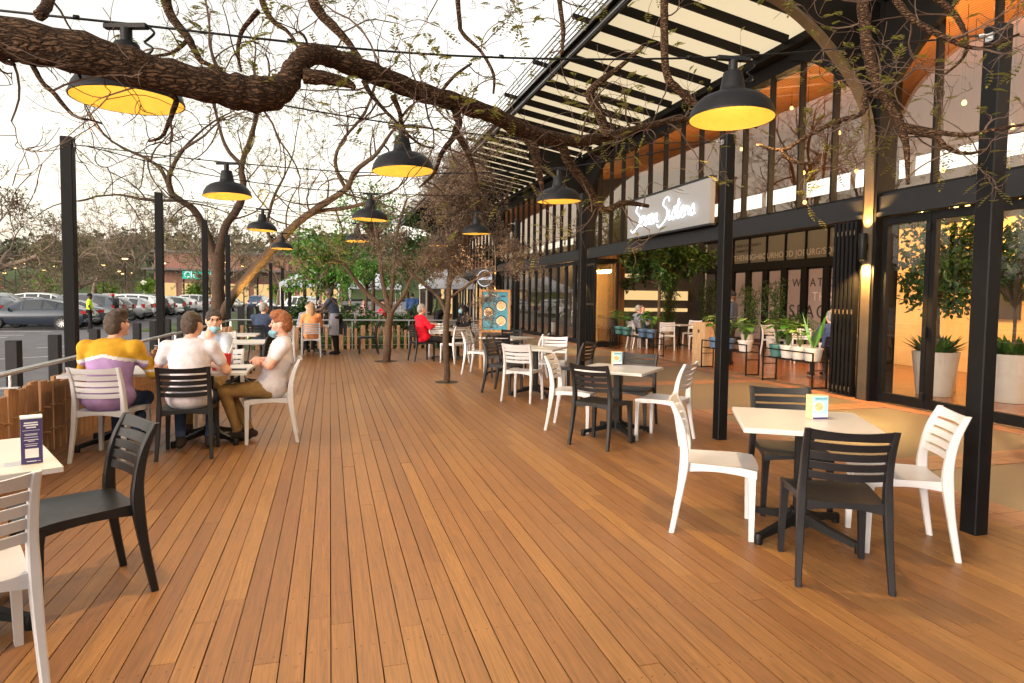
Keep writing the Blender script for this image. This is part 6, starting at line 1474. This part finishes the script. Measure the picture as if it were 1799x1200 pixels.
def sdf_mesh(name, prims, mats, h, parent, recolor=None, noise=0, cut=None):
    lo = np.min([prim_bb(p, .05)[0] for p in prims], 0); hi = np.max([prim_bb(p, .05)[1] for p in prims], 0)
    n = np.ceil((hi-lo)/h).astype(int)+2
    F = np.full(n, .15)
    ax = [lo[i]+np.arange(n[i])*h for i in range(3)]
    for p in prims:
        k = p[3]; a, c = prim_bb(p, k+2.2*h)
        s = [slice(max(0, int((a[i]-lo[i])/h)), min(n[i], int((c[i]-lo[i])/h)+2)) for i in range(3)]
        G = np.stack(np.meshgrid(*[ax[i][s[i]] for i in range(3)], indexing='ij'), -1)
        d = prim_d(p, G); f = F[tuple(s)]
        e = np.maximum(k-np.abs(d-f), 0)/k; F[tuple(s)] = np.minimum(d, f)-e*e*k*.25
    if noise or cut:
        G = np.stack(np.meshgrid(*ax, indexing='ij'), -1)
        if noise: F += noise*(np.sin(G[..., 0]*95+np.sin(G[..., 2]*60)*2)*np.sin(G[..., 1]*88+G[..., 2]*50)+.6*np.sin(G[..., 2]*140+G[..., 0]*70))
        if cut is not None:
            for p in cut: F = np.maximum(F, -prim_d(p, G))
    V, Q = surface_nets(F, lo, h)
    me = bpy.data.meshes.new(name); me.vertices.add(len(V)); me.vertices.foreach_set('co', V.ravel())
    me.loops.add(Q.size); me.loops.foreach_set('vertex_index', Q.ravel()); me.polygons.add(len(Q))
    me.polygons.foreach_set('loop_start', np.arange(0, Q.size, 4)); me.polygons.foreach_set('loop_total', np.full(len(Q), 4))
    labs = list(mats.keys())
    for l in labs: me.materials.append(mats[l])
    ct = V[Q].mean(1); best = np.full(len(ct), 9.); li = np.zeros(len(ct), int)
    for p in prims:
        d = prim_d(p, ct); mk = d < best; best[mk] = d[mk]; li[mk] = labs.index(p[2])
    if recolor is not None: li = recolor(ct, li, labs)
    me.polygons.foreach_set('material_index', li.astype(np.int32)); me.polygons.foreach_set('use_smooth', np.ones(len(Q), bool))
    me.update(); me.validate()
    o = bpy.data.objects.new(name, me); COL.objects.link(o); o.parent = parent
    return o
A3 = lambda *v: np.array(v, float)
def cap(a, b_, ra, rb, l, k=.02): return ('c', (np.array(a, float), np.array(b_, float), ra, rb), l, k)
def ell(c, r, l, k=.02, M=None): return ('e', (np.array(c, float), np.array(r, float), M), l, k)
def hand(W, d, n, l, out, curl=.5, s=1.0):
    """Palm, four bent fingers of unequal length and a thumb from the side of the palm."""
    d = d/np.linalg.norm(d); n = n-d*(n@d); n /= np.linalg.norm(n); x = np.cross(d, n)
    pr = [cap(W, W+d*.035, .027*s, .030*s, l, .02), cap(W+d*.04-x*.02, W+d*.085-x*.022, .017*s, .016*s, l, .015), cap(W+d*.04+x*.02, W+d*.085+x*.022, .017*s, .016*s, l, .015)]
    for i, (o_, ln) in enumerate(((-.030, .068), (-.010, .080), (.010, .076), (.029, .060))):
        b0 = W+d*.088+x*o_*s; m = b0+(d*(1-curl*.5)+n*curl)*ln*.52; e = m+(d*(1-curl*1.4)+n*curl*1.3)*ln*.48
        pr += [cap(b0, m, .0098*s, .0092*s, l, .005), cap(m, e, .0092*s, .0075*s, l, .004)]
    t0 = W+d*.035+x*out*.028; t1 = t0+d*.030+x*out*.026+n*.012; pr += [cap(t0, t1, .0135*s, .012*s, l, .008), cap(t1, t1+d*.03+n*.012, .0115*s, .009*s, l, .004)]
    return pr
SK = {'light': mat('skin_light', (.56, .31, .22), .5, var=.12, scale=25), 'pink': mat('skin_pink', (.60, .32, .24), .5, var=.12, scale=25), 'dark': mat('skin_dark', (.075, .038, .022), .45, var=.15, scale=25)}
MT['eye'] = mat('eye', (.03, .02, .018), .2); 
SK['lip'] = mat('lip', (.42, .17, .14), .5)
CL = {}
def cloth(nm, c, var=.14): 
    if nm not in CL: CL[nm] = mat('cloth_'+nm, c, .9, spec=.15, var=var, scale=14, bump=.6, bscale=9)
    return CL[nm]
for nm, c in (('white_tee', (.57, .54, .59)), ('pale_blue', (.37, .43, .54)), ('khaki', (.235, .145, .06)), ('dark_trousers', (.022, .022, .027)), ('navy', (.035, .05, .09)), ('black', (.014, .013, .016)), ('red', (.62, .012, .028)), ('orange', (.70, .29, .12)), ('grey', (.20, .21, .26)), ('yellow', (.46, .25, .022)), ('purple', (.29, .185, .35)), ('offwhite', (.56, .52, .52)), ('shoe', (.03, .022, .02)), ('sole', (.25, .17, .11)), ('denim', (.03, .045, .09)), ('plaid', (.06, .08, .16)), ('blue', (.06, .12, .32)), ('olive', (.09, .12, .06)), ('pinkish', (.5, .3, .3)), ('mask', (.20, .38, .46)), ('hood', (.05, .05, .06)), ('redcap', (.5, .02, .02))): cloth(nm, c)
HAIR = {k: mat('hair_'+k, c, .6, var=.45, scale=30, bump=.5, bscale=120, stretch=(4, 4, .7)) for k, c in (('brown', (.055, .030, .017)), ('dark', (.022, .013, .009)), ('ginger', (.25, .075, .016)), ('grey', (.26, .24, .23)), ('blonde', (.33, .20, .10)), ('black', (.010, .009, .009)), ('greybrown', (.085, .058, .042)))}
def Rz(a): c, s = math.cos(a), math.sin(a); return np.array([[c, -s, 0], [s, c, 0], [0, 0, 1.]])
def Rx(a): c, s = math.cos(a), math.sin(a); return np.array([[1, 0, 0], [0, c, -s], [0, s, c]])
def person(lab, loc, ang, sp):
    """One continuous body; hair, mask, glasses and apron are its children. Local frame: faces +y."""
    g = sp.get; h = g('vox', .012); sit = g('sit', True); bulk = g('bulk', 1.0); lean = g('lean', 0.0); side = g('side', 0)
    top, sleeve, bot, skin = g('top'), g('sleeve', 'short'), g('bottom', 'dark_trousers'), g('skin', 'light')
    pz = .555 if sit else .95
    Pv = A3(0, 0, pz); NB = Pv+A3(side, lean, .50*math.sqrt(max(.2, 1-(lean/.5)**2))); ax_ = (NB-Pv)/np.linalg.norm(NB-Pv)
    def on(t, y=0.0, x=0.0): return Pv+(NB-Pv)*t+A3(x, y, 0)
    hp = g('head', (0, .03)); Hd = NB+A3(hp[0], hp[1], .165)
    Mh = Rz(g('yaw', 0))@Rx(-g('pitch', 0))
    def hl(x, y, z): return Hd+Mh@A3(x, y, z)
    pr = []
    # torso
    pr += [ell(on(.62), (.168*bulk, .112*bulk, .21), 'top', .05), ell(on(.28, .015), (.150*bulk, .118*bulk, .19), 'top', .05), ell(on(-.02, -.01), (.172*bulk, .135*bulk, .13), 'bot' if not g('long_top') else 'top', .05)]
    if g('long_top'): pr += [ell(on(.02, .02), (.178*bulk, .15*bulk, .12), 'top', .05)]
    SL = on(.90, -.01, -.175*bulk); SR = on(.90, -.01, .175*bulk)
    pr += [cap(SL, SR, .060*bulk, .060*bulk, 'top', .05), cap(on(.96, -.015, -.07), on(.96, -.015, .07), .055, .055, 'top', .04)]
    # neck and head with a face
    pr += [cap(NB-ax_*.03, hl(0, -.015, -.06), .056, .050, 'skin', .02)]
    pr += [ell(hl(0, -.012, .02), (.075, .094, .100), 'skin', .02, Mh), ell(hl(0, .022, -.055), (.056, .066, .062), 'skin', .03, Mh), ell(hl(0, .065, -.095), (.026, .022, .018), 'skin', .02, Mh), cap(hl(0, .082, .012), hl(0, .106, -.026), .009, .013, 'skin', .012), cap(hl(-.034, .078, .030), hl(.034, .078, .030), .010, .010, 'skin', .012)]
    for s_ in (-1, 1):
        pr += [ell(hl(s_*.076, -.006, -.008), (.011, .022, .032), 'skin', .008, Mh), ell(hl(s_*.030, .080, .008), (.013, .009, .007), 'eye', .004, Mh), ell(hl(s_*.045, .055, -.03), (.022, .022, .022), 'skin', .02, Mh)]
    pr += [ell(hl(0, .086, -.058), (.024, .009, .009), 'lip', .006, Mh)]
    # arms
    for s_, S_, nm in ((-1, SL, 'L'), (1, SR, 'R')):
        E, Wr, hn = g('arm'+nm); E = A3(*E); Wr = A3(*Wr); E = A3(E[0], E[1], E[2]); cu = 1.18 if sleeve == 'long' else 1
        m = S_+(E-S_)*.55
        tl = 'sleeve' if g('sleeve_col') else 'top'
        pr += [cap(S_, m, .060*bulk, .054*bulk, tl, .03)]
        if sleeve == 'short':
            pr += [cap(S_+(E-S_)*.5, E, .043, .038, 'skin', .012), cap(E, Wr, .040, .027, 'skin', .02)]
        else:
            pr += [cap(m, E, .050*bulk, .046*bulk, tl, .02), cap(E, Wr-(Wr-E)*.12, .047*bulk, .036*bulk, tl, .02), cap(Wr-(Wr-E)*.15, Wr, .028, .026, 'skin', .012)]
        fd = (Wr-E)/np.linalg.norm(Wr-E); hd = A3(*hn) if hn else fd*.7+A3(0, 0, -.2)
        pr += hand(Wr, hd, A3(0, .2, -1), 'skin', -s_, g('curl', .45))
    # legs
    for s_, nm in ((-1, 'L'), (1, 'R')):
        Hp = Pv+A3(s_*.085, .01, -.02 if sit else -.04)
        Kn, An = [A3(*q) for q in g('leg'+nm)]
        pr += [cap(Hp, Kn, .086*min(bulk, 1.08), .060, 'bot', .04), cap(Kn, An+(Kn-An)*.08, .060, .045, 'bot', .03), cap(An+(Kn-An)*.15, An, .040, .036, 'sock', .01)]
        fd = A3(*g('foot'+nm, (0, 1, 0))); fd = fd/np.linalg.norm(fd)
        heel = An+A3(0, 0, -.045)-fd*.045; toe = An+A3(0, 0, -.05)+fd*.165
        pr += [cap(heel, heel+fd*.1, .036, .036, 'shoe', .02), cap(heel+fd*.08, toe, .038, .030, 'shoe', .02), cap(An+A3(0, 0, -.01), An+A3(0, 0, -.04)+fd*.06, .040, .034, 'shoe', .02)]
    T = thing('person', lab, 'person', loc, R(ang-90), g('group'))
    mats = {'top': CL[top], 'bot': CL[bot], 'skin': SK[skin], 'eye': MT['eye'], 'lip': SK['lip'] if skin != 'dark' else SK['dark'], 'sock': CL[g('sock', 'black')], 'shoe': CL[g('shoe', 'shoe')]}
    if g('sleeve_col'): mats['sleeve'] = CL[g('sleeve_col')]
    for nm in g('extra_cols', ()): mats[nm] = CL[nm]
    body = sdf_mesh('body', pr, mats, h, T, g('recolor'))
    hs_ = g('hairstyle', 'short'); hm = HAIR[g('hair', 'brown')]
    if hs_ == 'cap' or hs_ == 'hood':
        hp_ = [ell(hl(0, -.012, .045), (.088, .106, .086), 'h', .02, Mh)]
        if hs_ == 'cap': hp_ += [ell(hl(0, .10, .045), (.06, .05, .012), 'h', .01, Mh)]
        if hs_ == 'hood': hp_ += [ell(hl(0, -.03, -.03), (.098, .10, .13), 'h', .03, Mh)]
        sdf_mesh('cap' if hs_ == 'cap' else 'hood', hp_, {'h': CL[g('cap', 'redcap')]}, h, T, cut=[ell(hl(0, .10, -.04), (.075, .075, .085), 'h', .01, Mh)])
    elif hs_:
        vol = g('hairvol', 1.0)
        hp_ = [ell(hl(0, -.016, .034), (.080*vol, .099*vol, .096*vol), 'h', .03, Mh), ell(hl(0, -.055, -.02), (.074, .062, .075), 'h', .03, Mh)]
        cut = [ell(hl(0, .125, -.035), (.080, .085, .105), 'h', .01, Mh), ell(hl(.088, .02, -.06), (.03, .05, .06), 'h', .01, Mh), ell(hl(-.088, .02, -.06), (.03, .05, .06), 'h', .01, Mh)]
        if hs_ == 'fringe': hp_ += [ell(hl(0, .062, .085), (.068, .045, .034), 'h', .03, Mh), ell(hl(.02, .02, .118), (.06, .07, .03), 'h', .03, Mh)]
        if hs_ == 'long': hp_ += [cap(hl(0, -.06, -.02), hl(0, -.075, -.19), .078, .070, 'h', .04), cap(hl(-.06, -.03, -.05), hl(-.075, -.02, -.18), .035, .025, 'h', .03), cap(hl(.06, -.03, -.05), hl(.075, -.02, -.18), .035, .025, 'h', .03)]
        if hs_ == 'bushy': hp_ += [ell(hl(x, y, z), (.05, .05, .045), 'h', .02, Mh) for x, y, z in ((.06, 0, .08), (-.06, 0, .08), (0, .03, .11), (0, -.08, .07), (.07, -.05, .0), (-.07, -.05, .0), (0, -.09, -.02))]
        sdf_mesh('hair', hp_, {'h': hm}, max(.008, h*.8), T, noise=.0032 if hs_ != 'bushy' else .009, cut=cut)
    if g('mask'):
        mk = 'mask' if g('mask') != 'black' else 'black'
        z = -.098 if g('mask') == 'chin' else -.055
        if g('mask') == 'chin': q = [cap(hl(-.045, .045, z+.01), hl(0, .088, z), .020, .028, 'm', .02), cap(hl(0, .088, z), hl(.045, .045, z+.01), .028, .020, 'm', .02), cap(hl(0, .07, z-.03), hl(0, .085, z), .02, .024, 'm', .02)]
        else: q = [ell(hl(0, .060, z), (.056, .058, .055), 'm', .02, Mh)]
        sdf_mesh('face_mask', q, {'m': CL[mk]}, .007, T)
        b = MB()
        for s_ in (-1, 1): b.tube([tuple(hl(s_*.058, .04, z+.01)), tuple(hl(s_*.082, 0, -.01))], .0022, 4)
        b.build('ear_loops', MT['paper'], T)
    if g('glasses'):
        b = MB()
        for s_ in (-1, 1):
            b.tube([tuple(hl(s_*.032+.024*math.cos(a), .100, .006+.018*math.sin(a))) for a in [q*.5236 for q in range(13)]], .0022, 4); b.tube([tuple(hl(s_*.056, .098, .01)), tuple(hl(s_*.080, .0, .01))], .0022, 4)
        b.tube([tuple(hl(-.008, .102, .008)), tuple(hl(.008, .102, .008))], .0022, 4); b.build('glasses', MT['iron'], T)
    return T, dict(Pv=Pv, NB=NB, hl=hl, on=on)
SITL = dict(legL=((-.13, .44, .49), (-.13, .42, .095)), legR=((.13, .44, .49), (.13, .42, .095)))
TBL = dict(armL=((-.24, .22, .76), (-.10, .44, .80), (.3, 1, -.1)), armR=((.24, .22, .76), (.10, .44, .80), (-.3, 1, -.1)))
LAP = dict(armL=((-.24, .06, .78), (-.10, .30, .66), (.4, 1, -.2)), armR=((.24, .06, .78), (.10, .30, .66), (-.4, 1, -.2)))
def mk(*ds, **kw):
    o = {}
    for d in ds: o.update(d)
    o.update(kw); return o
# 1 jumper: ochre yoke, white band, lilac body, ochre lower sleeves
def jumper(ct, li, labs):
    z = ct[:, 2]; x = np.abs(ct[:, 0]); y = ct[:, 1]; t = (li == labs.index('top'))
    sh = z-.10*np.clip(x-.10, 0, 1)
    li = li.copy(); slv = t & (y > .10+.0*x) & (x > .12)
    li[t] = labs.index('purple'); li[t & (z+.25*x > .925)] = labs.index('offwhite'); li[t & (z+.25*x > .955)] = labs.index('yellow')
    li[slv] = labs.index('yellow'); li[slv & (z > .92)] = labs.index('purple'); li[slv & (np.abs(z-.78) < .012)] = labs.index('offwhite')
    return li
person('person in a yellow, white and lilac striped jumper on a white chair', (-1.95, 6.55, 0), 80, mk(SITL, vox=.010, bulk=1.22, top='purple', long_top=True, sleeve='long', bottom='denim', hair='brown', hairstyle='fringe', hairvol=1.0, lean=.10, head=(.02, .06), yaw=-.5, pitch=-.2,
  armL=((-.30, .20, .79), (-.16, .46, .80), (.3, 1, -.1)), armR=((.31, .20, .76), (.22, .46, .80), (-.1, 1, -.1)), legR=((.15, .42, .49), (.20, .05, .20)), footR=(.15, .45, -.9), shoe='sole', extra_cols=('yellow', 'offwhite', 'purple'), recolor=jumper))
# 2 white tee, back to us
person('man in a white T-shirt with short brown hair, his back to us', (-1.27, 6.52, 0), 91, mk(SITL, vox=.010, bulk=1.08, top='white_tee', long_top=True, bottom='denim', hair='brown', lean=.07, head=(.02, .05), yaw=-.55, pitch=-.05, armL=((-.30, .16, .79), (-.14, .42, .80), (.3, 1, -.1)), armR=((.31, .13, .77), (.16, .40, .80), (-.4, 1, -.1)), legL=((-.15, .40, .49), (-.10, .12, .12)), legR=((.15, .42, .49), (.14, .20, .10))))
# 3 facing us
person('man facing us in a pale blue shirt with a mask under his chin', (-1.33, 7.95, 0), 268, mk(SITL, TBL, vox=.010, top='pale_blue', sleeve='long', bottom='khaki', hair='dark', hairvol=1.03, lean=.10, head=(-.06, .06), yaw=.35, pitch=-.02, side=-.02, mask='chin', glasses=True))
# 4 ginger, side on, arms folded, ankles crossed
person('red-haired man in white T-shirt and khaki trousers sitting side-on', (-.58, 7.03, 0), 183, mk(vox=.010, bulk=1.02, top='white_tee', long_top=True, bottom='khaki', hair='ginger', hairstyle='fringe', hairvol=1.0, skin='pink', lean=-.12, head=(0, .035), yaw=-.05, pitch=.0, mask='chin',
  armL=((-.23, .02, .79), (.03, .13, .80), (1, -.05, .1)), armR=((.23, .02, .80), (-.05, .155, .84), (-1, -.1, -.1)), legL=((-.12, .45, .53), (-.06, .33, .11)), legR=((.10, .44, .52), (.00, .22, .10)), footL=(.3, 1, 0), footR=(-.3, 1, -.25)))
# 5.. others on the deck
person('man in a dark jacket seen from behind at the far left tables', (-1.45, 15.25, 0), 72, mk(SITL, TBL, vox=.014, bulk=1.2, top='navy', long_top=True, sleeve='long', hair='grey', lean=.05, yaw=-.4))
person('woman in an orange top with long fair hair, her back to us', (-.45, 16.42, 0), 92, mk(SITL, TBL, vox=.013, top='orange', long_top=True, sleeve='long', bottom='black', hair='blonde', hairstyle='long', lean=.04, yaw=.2, legL=((-.12, .40, .49), (-.12, .10, .13)), legR=((.10, .40, .49), (.02, .12, .13)), footL=(0, .4, -.9), footR=(0, .4, -.9), shoe='sole'))
person('young man facing the woman in orange across their table', (-.55, 17.75, 0), 268, mk(SITL, TBL, vox=.014, top='grey', sleeve='long', hair='dark', lean=.08))
_, wj = person('waiter in a navy shirt and grey apron standing at the far table with a mask', (.16, 17.0, 0), 155, mk(sit=False, vox=.012, top='navy', sleeve='short', bottom='black', skin='dark', hair='black', hairvol=.97, lean=.16, head=(0, .05), pitch=-.35, mask='black', armL=((-.25, .28, 1.17), (-.12, .50, 1.12), (.2, 1, -.3)), armR=((.26, .26, 1.14), (.12, .48, 1.05), (-.2, 1, -.3)), legL=((-.11, .03, .49), (-.12, -.04, .085)), legR=((.11, .05, .49), (.12, .03, .085)), shoe='black'))
def sheet_apron(T, mt):
    b = MB(); vs = []; n = 14
    for z, ry, rx in ((1.06, .135, .165), (.9, .165, .195), (.7, .17, .20), (.50, .165, .20)):
        for i in range(n+1):
            a = math.pi*(-.30+1.6*i/n); vs.append((math.cos(a)*rx, math.sin(a)*ry+.02, z))
    b.add(vs, [(j*(n+1)+i, j*(n+1)+i+1, (j+1)*(n+1)+i+1, (j+1)*(n+1)+i) for j in range(3) for i in range(n)])
    b.tube([(math.cos(a)*.178, math.sin(a)*.152+.01, 1.05) for a in [q*.4488 for q in range(15)]], .008, 5); b.build('apron', mt, T, smooth=True)
sheet_apron(_, CL['grey'])
person('grey-haired man in a bright red jacket sitting side-on on a charcoal chair', (2.10, 15.02, 0), 10, mk(SITL, vox=.013, bulk=1.15, top='red', long_top=True, sleeve='long', hair='grey', lean=-.06, head=(0, .04), armL=((-.27, .10, .80), (-.08, .26, .84), (.6, .6, .5)), armR=((.27, .10, .80), (.08, .25, .82), (-.6, .6, .4)), legL=((-.12, .44, .50), (-.10, .52, .095)), legR=((.12, .44, .50), (.08, .46, .095))))
person('person dressed in black with a light mask leaning over the red-jacket table', (3.32, 15.6, 0), 205, mk(SITL, TBL, vox=.013, top='black', sleeve='long', skin='dark', hair='black', hairstyle='hood', cap='black', lean=.14, mask='on', pitch=-.25))
STD = dict(sit=False, armL=((-.24, -.03, 1.15), (-.22, .12, .93), None), armR=((.24, -.03, 1.15), (.22, .12, .93), None), legL=((-.10, .02, .49), (-.11, -.02, .085)), legR=((.10, .04, .49), (.12, .05, .085)))
person('guard in a hi-vis yellow vest standing right of the tallest left post', (-10.35, 32.6, -.26), 20, mk(STD, vox=.018, top='hi_vis_', bottom='black', skin='dark', hairstyle='cap', cap='black') if False else mk(STD, vox=.018, top='hivis', bottom='black', skin='dark', hairstyle='cap', cap='black', shoe='black')) if cloth('hivis', (.55, .85, .03)) or True else None
person('person in a dark hooded jacket and red cap walking in the car park', (-11.7, 40.5, -.26), 100, mk(STD, vox=.018, bulk=1.25, top='hood', sleeve='long', bottom='dark_trousers', skin='dark', hairstyle='cap', cap='redcap', legL=((-.10, .16, .50), (-.10, -.02, .10)), legR=((.10, .06, .49), (.11, -.28, .14))))
person('person in a blue top standing behind the man in the red jacket', (3.45, 28.0, -.03), 90, mk(STD, vox=.02, bulk=1.2, top='blue', sleeve='long', hair='dark'))
person('person in an olive jacket standing right of the person in blue', (4.25, 25.6, -.03), 120, mk(STD, vox=.02, bulk=1.25, top='olive', sleeve='long', skin='dark', hair='black'))
for i, (x, y, a, tp, lab) in enumerate(((.4, 31.5, 90, 'white_tee', 'far diner in a white top beyond the second stake fence'), (1.6, 32.0, 250, 'pinkish', 'far diner in a pink top beyond the second stake fence'), (2.5, 31.2, 200, 'red', 'far diner in red seen beside the forking young trunk'), (-.5, 31.0, 40, 'grey', 'far diner in grey left of the standing waiter'), (.95, 33.5, 270, 'black', 'far diner in black facing us'))):
    chair('b' if i % 2 else 'w', x, y, a, 'chair under the '+lab, -.03); person(lab, (x, y, -.03), a, mk(SITL, TBL, vox=.022, top=tp, sleeve='long', hair=['dark', 'blonde', 'brown', 'grey', 'black'][i]))
person('grey-haired person seated in the hall behind the left wire stand', (9.2, 18.0, 0), 0, mk(SITL, TBL, vox=.018, top='grey', sleeve='long', hair='grey'))
person('person in a blue top seated in the hall, left of the pale trunk', (9.65, 18.6, 0), 268, mk(SITL, TBL, vox=.018, top='blue', hair='greybrown', bulk=1.1))
person('man in navy with a black mask standing inside the open hall', (9.16, 13.1, 0), 130, mk(STD, vox=.016, top='navy', sleeve='long', skin='dark', hairstyle='cap', cap='black', mask='black'))
person('person in a dark plaid shirt seated at the edge of the folded doors', (9.4, 10.25, 0), 75, mk(SITL, TBL, vox=.016, top='plaid', sleeve='long', hair='grey'))
